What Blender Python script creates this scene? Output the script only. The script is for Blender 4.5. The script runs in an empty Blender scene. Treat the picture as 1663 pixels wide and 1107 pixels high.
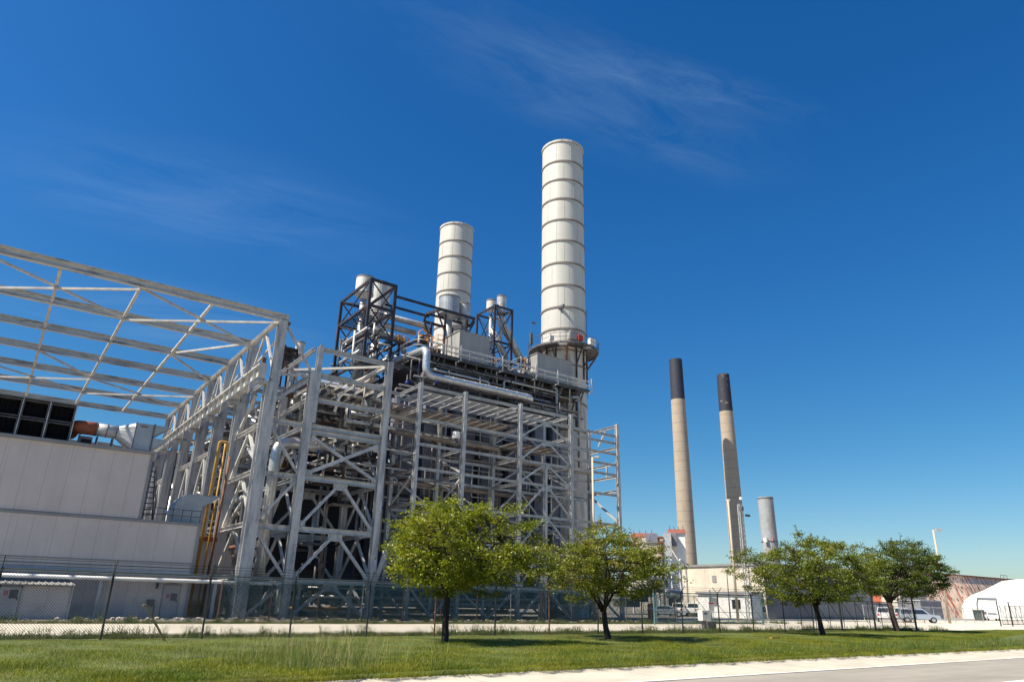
import bpy, bmesh, math, random
import numpy as np
from mathutils import Vector, Matrix
S = bpy.context.scene
COL = S.collection
# ------------------------------------------------------------------ camera
F, YAW, PIT, ROLL, EYE = 1134.14, 0.620902, 0.355852, 0.0228093, 1.5     # focal length in px of a 1663 px wide frame
PW, PH = 1663.0, 1107.0
cy, sy, cp, sp = math.cos(YAW), math.sin(YAW), math.cos(PIT), math.sin(PIT)
fw = Vector((sy*cp, cy*cp, sp)); rt0 = Vector((cy, -sy, 0)); up0 = rt0.cross(fw)
cr, sr = math.cos(ROLL), math.sin(ROLL)
rt = rt0*cr + up0*sr; up = up0*cr - rt0*sr
cam_d = bpy.data.cameras.new('camera'); cam = bpy.data.objects.new('camera', cam_d); COL.objects.link(cam)
cam_d.sensor_width = 36; cam_d.lens = 36*F/PW; cam_d.clip_start = 0.1; cam_d.clip_end = 6000
mw = Matrix.Identity(4)
for i in range(3):
    mw[i][0], mw[i][1], mw[i][2] = rt[i], up[i], -fw[i]
mw[2][3] = EYE
cam.matrix_world = mw
S.camera = cam
# ------------------------------------------------------------------ sun and sky
SUN_EL = math.radians(53); SH = Vector((-0.988, 0.155))
sun_dir = Vector((SH.x*math.cos(SUN_EL), SH.y*math.cos(SUN_EL), math.sin(SUN_EL)))
sd = bpy.data.lights.new('sun', 'SUN'); sun = bpy.data.objects.new('sun', sd); COL.objects.link(sun)
sd.energy = 4.9; sd.angle = math.radians(0.53); sd.color = (1.0, 0.91, 0.76)
sun.rotation_euler = sun_dir.to_track_quat('Z', 'Y').to_euler()
W = bpy.data.worlds.new('World'); S.world = W; W.use_nodes = True
wn, wl = W.node_tree.nodes, W.node_tree.links
wn.clear()
def wnode(t, **k):
    n = wn.new(t)
    for a, b in k.items(): setattr(n, a, b)
    return n
sky = wnode('ShaderNodeTexSky', sky_type='NISHITA', sun_disc=False)
sky.sun_elevation = SUN_EL; sky.sun_rotation = math.atan2(SH.x, SH.y); sky.altitude = 0; sky.air_density = 1.0; sky.dust_density = 0.6; sky.ozone_density = 3.0
tc = wnode('ShaderNodeTexCoord'); sep = wnode('ShaderNodeSeparateXYZ'); wl.new(tc.outputs['Generated'], sep.inputs[0])
hsv = wnode('ShaderNodeHueSaturation'); hsv.inputs['Saturation'].default_value = 1.36; hsv.inputs['Hue'].default_value = 0.5
wl.new(sky.outputs[0], hsv.inputs['Color'])
ramp = wnode('ShaderNodeValToRGB')                         # deep blue overhead, paler towards the horizon
el = ramp.color_ramp.elements
el[0].position = 0.0; el[0].color = (0.84, 0.87, 0.92, 1); el[1].position = 0.85; el[1].color = (0.62, 0.93, 1.10, 1)
e = el.new(0.2); e.color = (0.66, 0.90, 0.93, 1)
e = el.new(0.45); e.color = (0.66, 0.95, 1.10, 1)
wl.new(sep.outputs['Z'], ramp.inputs[0])
mul = wnode('ShaderNodeMix', data_type='RGBA', blend_type='MULTIPLY'); mul.inputs[0].default_value = 1
wl.new(hsv.outputs[0], mul.inputs[6]); wl.new(ramp.outputs[0], mul.inputs[7])
# thin cirrus: noise on a plane high above (direction / height)
div = wnode('ShaderNodeVectorMath', operation='DIVIDE'); cmb = wnode('ShaderNodeCombineXYZ')
mx = wnode('ShaderNodeMath', operation='MAXIMUM'); mx.inputs[1].default_value = 0.05
wl.new(sep.outputs['Z'], mx.inputs[0])
for k in range(3): wl.new(mx.outputs[0], cmb.inputs[k])
wl.new(tc.outputs['Generated'], div.inputs[0]); wl.new(cmb.outputs[0], div.inputs[1])
def wisp(px0, py0, px1, py1, wide, seed):      # an elongated patch of cirrus between two directions
    q = []
    for px, py in ((px0, py0), (px1, py1)):
        d = rt*(px - PW/2) + up*(PH/2 - py) + fw*F; q.append(Vector((d.x/d.z, d.y/d.z, 0)))
    c = (q[0]+q[1])/2; L = (q[1]-q[0]).length/2; ang = math.atan2(q[1].y-q[0].y, q[1].x-q[0].x)
    m_ = wnode('ShaderNodeMapping', vector_type='TEXTURE'); m_.inputs['Location'].default_value = (c.x, c.y, 1); m_.inputs['Rotation'].default_value = (0, 0, ang); m_.inputs['Scale'].default_value = (L, wide, 1)
    wl.new(div.outputs[0], m_.inputs[0])
    ln = wnode('ShaderNodeVectorMath', operation='LENGTH'); wl.new(m_.outputs[0], ln.inputs[0])
    r_ = wnode('ShaderNodeMapRange', interpolation_type='SMOOTHSTEP'); r_.inputs[1].default_value = 1.15; r_.inputs[2].default_value = 0.15; wl.new(ln.outputs['Value'], r_.inputs[0])
    s_ = wnode('ShaderNodeMapping'); s_.inputs['Scale'].default_value = (L/wide*0.33, 1.0, 1); s_.inputs['Location'].default_value = (seed, seed, 0); wl.new(m_.outputs[0], s_.inputs[0])
    n_ = wnode('ShaderNodeTexNoise'); n_.inputs['Scale'].default_value = 1.9; n_.inputs['Detail'].default_value = 12; n_.inputs['Roughness'].default_value = 0.68; n_.inputs['Distortion'].default_value = 0.5; wl.new(s_.outputs[0], n_.inputs['Vector'])
    t_ = wnode('ShaderNodeMapRange'); t_.inputs[1].default_value = 0.36; t_.inputs[2].default_value = 0.78; wl.new(n_.outputs[0], t_.inputs[0])
    o_ = wnode('ShaderNodeMath', operation='MULTIPLY'); wl.new(r_.outputs[0], o_.inputs[0]); wl.new(t_.outputs[0], o_.inputs[1]); return o_.outputs[0]
acc = None
for a_, k_ in (((540, -40, 1290, 300), (0.19, 3.1, 0.15)), ((820, 60, 1360, 200), (0.07, 7.7, 0.12)), ((-120, 250, 700, 400), (0.34, 5.3, 0.17)), ((-100, 470, 560, 560), (0.45, 9.1, 0.2))):
    w_ = wisp(*a_, k_[0], k_[1]); g_ = wnode('ShaderNodeMath', operation='MULTIPLY'); g_.inputs[1].default_value = k_[2]; wl.new(w_, g_.inputs[0])
    if acc is None: acc = g_.outputs[0]
    else:
        p_ = wnode('ShaderNodeMath', operation='ADD'); wl.new(acc, p_.inputs[0]); wl.new(g_.outputs[0], p_.inputs[1]); acc = p_.outputs[0]
m3 = wnode('ShaderNodeMath', operation='MULTIPLY'); m3.inputs[1].default_value = 0.8; wl.new(acc, m3.inputs[0])
cl = wnode('ShaderNodeMix', data_type='RGBA'); wl.new(m3.outputs[0], cl.inputs[0]); wl.new(mul.outputs[2], cl.inputs[6]); cl.inputs[7].default_value = (4.2, 5.8, 7.2, 1)
bg = wnode('ShaderNodeBackground'); bg.inputs['Strength'].default_value = 0.07
out = wnode('ShaderNodeOutputWorld'); wl.new(cl.outputs[2], bg.inputs[0]); wl.new(bg.outputs[0], out.inputs[0])
S.view_settings.view_transform = 'Standard'; S.view_settings.look = 'None'; S.view_settings.exposure = 0.84; S.view_settings.gamma = 1.0
S.render.engine = 'CYCLES'
S.cycles.max_bounces = 6; S.cycles.transparent_max_bounces = 12; S.cycles.use_denoising = True; S.cycles.sample_clamp_indirect = 4.0
try: S.cycles.denoiser = 'OPENIMAGEDENOISE'
except Exception: pass
R = random.Random(7)
NR = np.random.default_rng(11)
# ------------------------------------------------------------------ measuring: a point of the photo on a known real plane
def U(px, py, X=None, Y=None, Z=None):
    d = rt*(px - PW/2) + up*(PH/2 - py) + fw*F
    t = X/d.x if X is not None else Y/d.y if Y is not None else (Z - EYE)/d.z
    return Vector((d.x*t, d.y*t, d.z*t + EYE))
# ------------------------------------------------------------------ materials
MATS = {}
def M(name, col, rough=0.6, metal=0.0, col2=None, scale=1.0, stretch=(1, 1, 1), lo=0.4, hi=0.65, spots=None, bump=0.0, bscale=20.0, seam=None, var=0.12, spec=0.5, island=0.0, trans=0.0):
    m = bpy.data.materials.new(name); m.use_nodes = True; MATS[name] = m
    n, l = m.node_tree.nodes, m.node_tree.links
    b = n['Principled BSDF']; b.inputs['Roughness'].default_value = rough; b.inputs['Metallic'].default_value = metal
    b.inputs['Specular IOR Level'].default_value = spec
    t = n.new('ShaderNodeTexCoord')
    def noise(sc, stv, det=6):
        q = n.new('ShaderNodeMapping'); q.inputs['Scale'].default_value = stv; l.new(t.outputs['Object'], q.inputs[0])
        z = n.new('ShaderNodeTexNoise'); z.inputs['Scale'].default_value = sc; z.inputs['Detail'].default_value = det; z.inputs['Roughness'].default_value = 0.65
        l.new(q.outputs[0], z.inputs['Vector']); return z
    def mixc(fac, a, c, blend='MIX'):
        x = n.new('ShaderNodeMix'); x.data_type = 'RGBA'; x.blend_type = blend
        if isinstance(fac, float): x.inputs[0].default_value = fac
        else: l.new(fac, x.inputs[0])
        for s, v in ((6, a), (7, c)):
            if isinstance(v, tuple): x.inputs[s].default_value = (*v[:3], 1)
            else: l.new(v, x.inputs[s])
        return x.outputs[2]
    def ramp2(src, p0, p1, c0=(0, 0, 0), c1=(1, 1, 1)):
        r = n.new('ShaderNodeValToRGB'); r.color_ramp.elements[0].position = p0; r.color_ramp.elements[1].position = p1
        r.color_ramp.elements[0].color = (*c0, 1); r.color_ramp.elements[1].color = (*c1, 1); l.new(src, r.inputs[0]); return r.outputs[0]
    c = tuple(col)
    if col2:
        c = mixc(ramp2(noise(scale, stretch).outputs[0], lo, hi), c, tuple(col2))
    if spots:
        for (sc_, st_, p0, p1, cc) in spots:
            c = mixc(ramp2(noise(sc_, st_).outputs[0], p0, p1), c, tuple(cc))
    if var:
        c = mixc(1.0, c, ramp2(noise(0.7, (1, 1, 1), 3).outputs[0], 0.3, 0.7, (1-var,)*3, (1+var,)*3), 'MULTIPLY')
    if island:
        g = n.new('ShaderNodeNewGeometry')
        c = mixc(1.0, c, ramp2(g.outputs['Random Per Island'], 0.0, 1.0, (1-island,)*3, (1+island, 1+island*0.9, 1+island*0.5)), 'MULTIPLY')
    if seam:
        ax, pitch, wd, dark = seam
        s3 = n.new('ShaderNodeSeparateXYZ'); l.new(t.outputs['Object'], s3.inputs[0])
        d1 = n.new('ShaderNodeMath'); d1.operation = 'DIVIDE'; d1.inputs[1].default_value = pitch; l.new(s3.outputs[ax], d1.inputs[0])
        d2 = n.new('ShaderNodeMath'); d2.operation = 'FRACT'; l.new(d1.outputs[0], d2.inputs[0])
        d3 = n.new('ShaderNodeMath'); d3.operation = 'LESS_THAN'; d3.inputs[1].default_value = wd/pitch; l.new(d2.outputs[0], d3.inputs[0])
        c = mixc(d3.outputs[0], c, mixc(1.0, c, (dark,)*3, 'MULTIPLY'))
    if isinstance(c, tuple): b.inputs['Base Color'].default_value = (*c, 1)
    else: l.new(c, b.inputs['Base Color'])
    if bump:
        bz = noise(bscale, stretch); bp = n.new('ShaderNodeBump'); bp.inputs['Strength'].default_value = bump; bp.inputs['Distance'].default_value = 0.02
        l.new(bz.outputs[0], bp.inputs['Height']); l.new(bp.outputs[0], b.inputs['Normal'])
    if trans:
        tr = n.new('ShaderNodeBsdfTranslucent'); mxs = n.new('ShaderNodeMixShader'); mxs.inputs[0].default_value = trans
        tc2 = mixc(1.0, c, (1.5, 1.6, 0.7), 'MULTIPLY'); l.new(tc2, tr.inputs[0])
        l.new(b.outputs[0], mxs.inputs[1]); l.new(tr.outputs[0], mxs.inputs[2]); l.new(mxs.outputs[0], n['Material Output'].inputs[0])
    return m
RUST = (0.16, 0.055, 0.02)
m_steel = M('weathered_pale_paint', (0.50, 0.485, 0.45), 0.62, 0, (0.28, 0.29, 0.315), 0.8, (1, 1, 0.35), 0.45, 0.72, [(3.0, (1, 1, 1), 0.66, 0.76, (0.22, 0.15, 0.10))])
m_roofst = M('streaked_pale_paint', (0.48, 0.46, 0.425), 0.6, 0, (0.12, 0.13, 0.15), 1.2, (0.35, 2, 3.2), 0.52, 0.64, [(4.0, (1, 1, 1), 0.68, 0.78, RUST)])
m_colst = M('column_paint', (0.44, 0.435, 0.43), 0.62, 0, (0.17, 0.185, 0.22), 1.1, (2.2, 2.2, 0.3), 0.46, 0.68, [(2.0, (1, 1, 2), 0.64, 0.76, (0.24, 0.12, 0.07)), (1.3, (3, 3, 0.25), 0.63, 0.76, (0.22, 0.17, 0.14))])
m_galv = M('galvanised_steel', (0.46, 0.46, 0.455), 0.5, 0.1, (0.30, 0.31, 0.33), 1.5, (1, 1, 1), 0.4, 0.65, [(2.5, (1, 1, 1), 0.68, 0.76, (0.24, 0.14, 0.09))])
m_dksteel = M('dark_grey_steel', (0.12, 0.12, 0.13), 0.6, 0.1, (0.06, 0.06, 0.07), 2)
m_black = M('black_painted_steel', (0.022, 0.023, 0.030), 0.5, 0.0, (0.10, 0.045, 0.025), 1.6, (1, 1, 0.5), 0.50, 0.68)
m_rustpost = M('rusty_steel', (0.20, 0.075, 0.03), 0.8, 0, (0.10, 0.05, 0.03), 5)
m_alu = M('aluminium_jacket', (0.60, 0.61, 0.62), 0.34, 0.65, (0.48, 0.49, 0.50), 3, seam=(0, 0.9, 0.03, 0.6))
m_aludull = M('dull_pipe_jacket', (0.50, 0.50, 0.50), 0.45, 0.45, (0.36, 0.35, 0.34), 2)
m_brownpipe = M('brown_grey_pipe', (0.30, 0.26, 0.23), 0.6, 0.1, (0.20, 0.16, 0.14), 1.5)
m_stack = M('off_white_stack_paint', (0.52, 0.51, 0.465), 0.55, 0, (0.475, 0.465, 0.42), 0.6, (2.5, 2.5, 0.12), 0.35, 0.7, [(1.2, (3, 3, 0.15), 0.66, 0.85, (0.56, 0.51, 0.43))], var=0.04)
m_stackring = M('stack_ring', (0.20, 0.17, 0.15), 0.7, 0, RUST, 2.5, (1, 1, 1), 0.55, 0.7)  # darkened to include the shadow lines under the rings, rust on top
m_stackbase = M('stained_stack_paint', (0.55, 0.52, 0.47), 0.7, 0, (0.30, 0.25, 0.21), 0.9, (2, 2, 0.3), 0.42, 0.7)
m_conc_tan = M('tan_concrete', (0.37, 0.305, 0.235), 0.85, 0, (0.32, 0.265, 0.20), 0.25, (1, 1, 0.2), 0.4, 0.65, seam=(2, 4.2, 0.3, 0.74), var=0.08)
m_blktop = M('black_stack_top', (0.020, 0.023, 0.040), 0.7, 0, (0.05, 0.05, 0.06), 1.2, (1, 1, 1), 0.5, 0.8)
m_blkpeel = M('peeling_black_paint', (0.022, 0.024, 0.038), 0.7, 0, (0.30, 0.24, 0.17), 0.35, (1, 1, 1), 0.60, 0.66)
m_concgrey = M('grey_steel_stack', (0.29, 0.305, 0.315), 0.6, 0, (0.22, 0.185, 0.16), 0.2, (2, 2, 0.3), 0.5, 0.7)
m_casing = M('blue_grey_casing', (0.19, 0.20, 0.265), 0.65, 0, (0.145, 0.155, 0.21), 0.8, (1, 1, 0.3))  # the blue of the shaded plant interior is put into this colour
m_dark = M('shade_dark_metal', (0.030, 0.030, 0.042), 0.8)  # bluish dark colour stands in for shade inside the plant
m_void = M('near_black_intake', (0.006, 0.006, 0.008), 0.9, spec=0.2)  # near-black colour of the intake louvres and the box behind
m_shed = M('cream_wall_panel', (0.54, 0.47, 0.44), 0.75, 0, (0.48, 0.42, 0.395), 0.5, (1, 1, 0.2), spots=[(1.6, (2.2, 2.2, 0.10), 0.58, 0.82, (0.38, 0.33, 0.305)), (3.0, (0.6, 1, 2.5), 0.68, 0.80, (0.38, 0.34, 0.31)), (0.5, (1, 1, 1), 0.62, 0.75, (0.37, 0.345, 0.32))], seam=(0, 1.15, 0.03, 0.72), var=0.06)  # pinkish cast puts the purple tint of the wall's shade into the cream
m_shedtrim = M('grey_trim', (0.22, 0.22, 0.22), 0.6, 0, RUST, 3, (1, 1, 1), 0.62, 0.75)
m_door = M('grey_door_paint', (0.40, 0.38, 0.36), 0.6)
m_box = M('grey_enclosure_metal', (0.33, 0.32, 0.30), 0.55, 0, (0.29, 0.285, 0.275), 0.8, (1, 1, 0.2), seam=(0, 0.55, 0.02, 0.8))
m_duct = M('blue_grey_duct_metal', (0.33, 0.35, 0.37), 0.45, 0.3, (0.28, 0.30, 0.32), 1.5)
m_rustduct = M('rusty_red_duct', (0.30, 0.07, 0.025), 0.7, 0, (0.14, 0.05, 0.03), 2)
m_yellow = M('yellow_paint', (0.47, 0.26, 0.03), 0.55, 0, (0.33, 0.17, 0.03), 2)
m_orange = M('orange_valve_paint', (0.75, 0.30, 0.02), 0.5)
m_faded = M('faded_red_sign', (0.36, 0.15, 0.14), 0.6)
m_red = M('red_paint', (0.45, 0.04, 0.03), 0.5)
m_blue = M('blue_paint', (0.02, 0.07, 0.35), 0.5)
m_white = M('white_paint', (0.78, 0.77, 0.74), 0.5)
m_glass = M('dark_glass', (0.02, 0.025, 0.03), 0.12, 0, spec=0.8)
m_fence = M('green_black_vinyl_wire', (0.015, 0.03, 0.028), 0.5)
m_fence2 = M('teal_vinyl_wire', (0.004, 0.062, 0.072), 0.5)
m_post = M('black_fence_post', (0.018, 0.02, 0.022), 0.5)
m_tan = M('tan_pole_paint', (0.45, 0.38, 0.29), 0.7)
m_bark = M('dark_bark', (0.026, 0.018, 0.017), 0.9, 0, (0.045, 0.032, 0.028), 14, (1, 1, 0.3), bump=0.5, bscale=30)
m_tyre = M('black_rubber', (0.015, 0.015, 0.016), 0.8)
m_rim = M('wheel_rim', (0.45, 0.45, 0.46), 0.35, 0.7)
m_tent = M('white_tent_fabric', (0.82, 0.81, 0.77), 0.6)
m_creamwall = M('cream_corrugated_wall', (0.56, 0.50, 0.41), 0.7, 0, (0.51, 0.455, 0.37), 0.4, (1, 1, 0.3), seam=(1, 0.6, 0.06, 0.86))
m_rustroof = M('rust_streaked_sheet', (0.66, 0.53, 0.41), 0.8, 0, (0.40, 0.10, 0.05), 0.8, (1.3, 0.12, 0.14), 0.50, 0.58, [(1.0, (0.9, 0.5, 0.8), 0.57, 0.61, (0.12, 0.035, 0.02))])
m_redroof = M('rusty_red_roof', (0.26, 0.08, 0.055), 0.8, 0, (0.22, 0.07, 0.05), 0.4)
m_greywall = M('grey_cladding', (0.20, 0.20, 0.22), 0.7, 0, (0.16, 0.16, 0.18), 0.5)
m_stone = M('pale_stone', (0.50, 0.44, 0.36), 0.9, 0, (0.36, 0.32, 0.27), 4)
m_wood = M('weathered_wood', (0.36, 0.24, 0.12), 0.8, 0, (0.24, 0.16, 0.09), 6, (1, 1, 0.2))
# ------------------------------------------------------------------ mesh builder
ORG = {}
def V(p): return p if isinstance(p, Vector) else Vector(p)
class B:
    def __init__(s): s.v = []; s.f = []
    def add(s, vs, fs):
        k = len(s.v); s.v += [tuple(p) for p in vs]; s.f += [tuple(i + k for i in f) for f in fs]; return s
    def box(s, a, b):
        x0, y0, z0 = (min(a[i], b[i]) for i in range(3)); x1, y1, z1 = (max(a[i], b[i]) for i in range(3))
        return s.add([(x0, y0, z0), (x1, y0, z0), (x1, y1, z0), (x0, y1, z0), (x0, y0, z1), (x1, y0, z1), (x1, y1, z1), (x0, y1, z1)],
                     [(0, 3, 2, 1), (4, 5, 6, 7), (0, 1, 5, 4), (1, 2, 6, 5), (2, 3, 7, 6), (3, 0, 4, 7)])
    def frame(s, p0, p1, ref):
        p0, p1 = V(p0), V(p1); d = (p1 - p0); d.normalize(); ref = V(ref)
        if abs(d.dot(ref)) > 0.99: ref = Vector((1, 0, 0)) if abs(d.x) < 0.9 else Vector((0, 1, 0))
        sd_ = d.cross(ref); sd_.normalize(); u = sd_.cross(d); u.normalize()
        return p0, p1, d, sd_, u
    def prof(s, p0, p1, pts, ref=(0, 0, 1)):           # extrude a closed profile (side, up) from p0 to p1
        p0, p1, d, a, u = s.frame(p0, p1, ref); n = len(pts)
        vs = [p0 + a*x + u*y for x, y in pts] + [p1 + a*x + u*y for x, y in pts]
        fs = [(i, (i+1) % n, n + (i+1) % n, n + i) for i in range(n)] + [tuple(range(n-1, -1, -1)), tuple(range(n, 2*n))]
        return s.add(vs, fs)
    def bar(s, p0, p1, w, h, ref=(0, 0, 1)):
        return s.prof(p0, p1, [(-w/2, -h/2), (w/2, -h/2), (w/2, h/2), (-w/2, h/2)], ref)
    def ib(s, p0, p1, w, h, ref=(0, 0, 1), tf=None, tw=None):   # I section, flanges perpendicular to ref
        tf = tf or max(0.03, h*0.09); tw = tw or max(0.025, w*0.1)
        a, b, c, d = w/2, h/2, tw/2, h/2 - tf
        return s.prof(p0, p1, [(-a, -b), (a, -b), (a, -d), (c, -d), (c, d), (a, d), (a, b), (-a, b), (-a, d), (-c, d), (-c, -d), (-a, -d)], ref)
    def cyl(s, p0, p1, r0, r1=None, n=16, cap=True):
        r1 = r0 if r1 is None else r1
        p0, p1, d, a, u = s.frame(p0, p1, (0, 0, 1))
        vs = []
        for p, r in ((p0, r0), (p1, r1)):
            vs += [p + (a*math.cos(2*math.pi*i/n) + u*math.sin(2*math.pi*i/n))*r for i in range(n)]
        fs = [(i, (i+1) % n, n + (i+1) % n, n + i) for i in range(n)]
        if cap: fs += [tuple(range(n-1, -1, -1)), tuple(range(n, 2*n))]
        return s.add(vs, fs)
    def tube(s, pts, r, n=12, bend=0.0, closed=False, cap=True, seg=5):   # pipe through points, corners rounded with radius bend
        P = [V(p) for p in pts]
        if bend:
            Q = [P[0]]
            for i in range(1, len(P)-1):
                a = (P[i-1]-P[i]); b = (P[i+1]-P[i]); q = min(bend, a.length*0.49, b.length*0.49); a.normalize(); b.normalize()
                A, C = P[i] + a*q, P[i] + b*q
                for k in range(seg+1):
                    t = k/seg; Q.append(A*(1-t)**2 + P[i]*2*t*(1-t) + C*t*t)
            Q.append(P[-1]); P = Q
        m = len(P); ref = Vector((0, 0, 1)); rings = []; prev = None
        for i, p in enumerate(P):
            d = (P[(i+1) % m] - P[i-1]) if (closed or 0 < i < m-1) else (P[1]-P[0] if i == 0 else P[-1]-P[-2])
            d.normalize()
            if prev is None:
                rf = ref if abs(d.z) < 0.95 else Vector((1, 0, 0)); a = d.cross(rf)
            else: a = prev - d*prev.dot(d)
            a.normalize(); prev = a.copy(); u = d.cross(a)
            rr = r[i] if isinstance(r, (list, tuple)) else r
            rings.append([p + (a*math.cos(2*math.pi*k/n) + u*math.sin(2*math.pi*k/n))*rr for k in range(n)])
        vs = [q for rg in rings for q in rg]; fs = []
        for i in range(m if closed else m-1):
            j = (i+1) % m
            fs += [(i*n+k, i*n+(k+1) % n, j*n+(k+1) % n, j*n+k) for k in range(n)]
        if not closed and cap: fs += [tuple(range(n-1, -1, -1)), tuple(range((m-1)*n, m*n))]
        return s.add(vs, fs)
    def lathe(s, c, prof_, n=24, capb=False, capt=False, a0=0.0, a1=2*math.pi):
        c = V(c); full = abs(a1 - a0 - 2*math.pi) < 1e-6; k = n if full else n + 1
        vs = []
        for r, z in prof_:
            vs += [c + Vector((r*math.cos(a0+(a1-a0)*i/n), r*math.sin(a0+(a1-a0)*i/n), z)) for i in range(k)]
        fs = []
        for j in range(len(prof_)-1):
            for i in range(n):
                i2 = (i+1) % k
                fs.append((j*k+i, j*k+i2, (j+1)*k+i2, (j+1)*k+i))
        if capb: fs.append(tuple(range(k-1, -1, -1)))
        if capt: fs.append(tuple(range((len(prof_)-1)*k, len(prof_)*k)))
        return s.add(vs, fs)
    def build(s, name, mat, parent=None, smooth=False, org=None, label=None):
        if parent is not None: org = ORG[parent]
        org = V(org) if org is not None else Vector((0, 0, 0))
        me = bpy.data.meshes.new(name)
        me.from_pydata([(x-org.x, y-org.y, z-org.z) for x, y, z in s.v], [], s.f)
        if smooth:
            me.polygons.foreach_set('use_smooth', [len(p.vertices) <= 4 for p in me.polygons])
        me.materials.append(mat); me.update()
        o = bpy.data.objects.new(name, me); COL.objects.link(o)
        if parent is not None: o.parent = parent
        else: o.location = org
        ORG[o] = org
        if label: o['label'] = label
        return o
def tag(o, label=None, cat=None, group=None, kind=None):
    if label: o['label'] = label
    if cat: o['category'] = cat
    if group: o['group'] = group
    if kind: o['kind'] = kind
    return o
def thing(name, label, cat, loc, group=None):
    o = bpy.data.objects.new(name, None); COL.objects.link(o); o.location = loc; o.empty_display_size = 0.2
    ORG[o] = V(loc); return tag(o, label, cat, group)
def npmesh(name, verts, faces_n, mat, org=(0, 0, 0), parent=None):     # verts (N,3); faces: N/faces_n consecutive vertices each
    n = len(verts); me = bpy.data.meshes.new(name); k = n//faces_n
    og = np.array(ORG[parent] if parent is not None else org, dtype=float)
    me.vertices.add(n); me.vertices.foreach_set('co', (verts - og).astype(np.float32).ravel())
    me.loops.add(n); me.loops.foreach_set('vertex_index', np.arange(n, dtype=np.int32))
    me.polygons.add(k); me.polygons.foreach_set('loop_start', np.arange(k, dtype=np.int32)*faces_n)
    try: me.polygons.foreach_set('loop_total', np.full(k, faces_n, dtype=np.int32))
    except Exception: pass
    me.materials.append(mat); me.update(calc_edges=True); me.validate()
    o = bpy.data.objects.new(name, me); COL.objects.link(o)
    if parent is not None: o.parent = parent
    else: o.location = og
    ORG[o] = Vector(og); return o
def bar(name, parent, mat, p0, p1, w, h, ref=(0, 0, 1), i=False):
    b = B(); (b.ib if i else b.bar)(p0, p1, w, h, ref); return b.build(name, mat, parent)
# ================================================================== SETTING
def sheet(name, x0, x1, y0, y1, z, mat):
    b = B(); b.add([(x0, y0, z), (x1, y0, z), (x1, y1, z), (x0, y1, z)], [(0, 1, 2, 3)])
    return tag(b.build(name, mat), kind='structure')
m_ground = M('pale_gravel_yard', (0.27, 0.245, 0.205), 0.9, 0, (0.20, 0.18, 0.155), 0.25, bump=0.3, bscale=8)
m_path = M('cream_limestone_path', (0.58, 0.53, 0.43), 0.9, 0, (0.50, 0.455, 0.37), 0.6, (0.3, 1, 1), bump=0.3, bscale=12)
m_lawn = M('lawn_soil_and_grass', (0.075, 0.11, 0.02), 0.95, 0, (0.11, 0.11, 0.035), 1.3, bump=0.6, bscale=25, var=0.2)
m_dirt = M('dirt_strip', (0.22, 0.17, 0.12), 0.95, 0, (0.10, 0.11, 0.04), 1.6, (0.4, 1, 1), bump=0.5, bscale=18)
m_asph = M('worn_asphalt', (0.31, 0.283, 0.235), 0.85, 0, (0.245, 0.222, 0.185), 0.5, (0.25, 1.6, 1), 0.35, 0.65, bump=0.25, bscale=40, var=0.08)
m_concr = M('pale_road_concrete', (0.50, 0.455, 0.36), 0.85, 0, (0.43, 0.39, 0.31), 0.9, (0.3, 1, 1), bump=0.2, bscale=30, seam=(0, 4.5, 0.035, 0.5), spots=[(0.8, (0.5, 2, 1), 0.60, 0.72, (0.34, 0.31, 0.25)), (6, (1, 1, 1), 0.66, 0.72, (0.30, 0.27, 0.22))])
m_line = M('worn_white_line', (0.72, 0.70, 0.64), 0.7, 0, (0.5, 0.48, 0.44), 4)
m_yline = M('yellow_road_line', (0.62, 0.42, 0.05), 0.7)
b = B(); b.add([(-3000, -3000, -0.3), (3000, -3000, -0.3), (3000, 14.06, -0.3), (-3000, 14.06, -0.3), (3000, 14.06, -0.02), (-3000, 14.06, -0.02), (3000, 5000, -0.02), (-3000, 5000, -0.02)], [(0, 1, 2, 3), (3, 2, 4, 5), (5, 4, 6, 7)])
tag(b.build('ground', m_ground), kind='structure')
def lawn_z(x, y): return 0.07 - 0.05*(y-14)/15 + 0.014*np.sin(x*0.5+y*0.3) + 0.010*np.sin(x*1.3-y*0.7)
b = B()                                                    # the lawn rolls gently
nx, ny = 130, 15
for j in range(ny+1):
    for i in range(nx+1):
        x = -25 + 200*(i/nx)**1.3; y = (14.05 + (28.9-14.05)*max(0, j-1)/(ny-1)) if j else 14.0
        z = lawn_z(x, y) if j else -0.06
        b.v.append((x, y, z))
for j in range(ny):
    for i in range(nx): b.f.append((j*(nx+1)+i, j*(nx+1)+i+1, (j+1)*(nx+1)+i+1, (j+1)*(nx+1)+i))
tag(b.build('lawn', m_lawn, smooth=True), kind='structure')
sheet('dirt_strip', -40, 58, 28.9, 31.2, -0.008, m_dirt)
sheet('path', -60, 62, 31.2, 42.2, -0.004, m_path)
sheet('dirt_strip', -60, 52, 42.2, 46.6, -0.008, m_dirt)
sheet('yard', 62, 190, 28.9, 60, -0.012, m_path)
b = B(); b.add([(-60, 12.1, -0.10), (260, 12.1, -0.10), (260, 13.85, -0.07), (-60, 13.85, -0.07)], [(0, 1, 2, 3)])
b.add([(-60, 13.85, -0.07), (260, 13.85, -0.07), (260, 14.08, 0.02), (-60, 14.08, 0.02)], [(0, 1, 2, 3)])
tag(b.build('road_shoulder', m_concr), kind='structure')
sheet('road', -60, 260, -2.0, 12.1, -0.012, m_asph).location.z = -0.09
sheet('road_line', -60, 260, 11.95, 12.12, -0.09, m_line)
sheet('median', -60, 260, 4.0, 8.15, -0.085, M('near_white_strip', (0.76, 0.74, 0.68), 0.8, 0, (0.68, 0.66, 0.6), 1.5))  # near-white strip along the near side of the road

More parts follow.
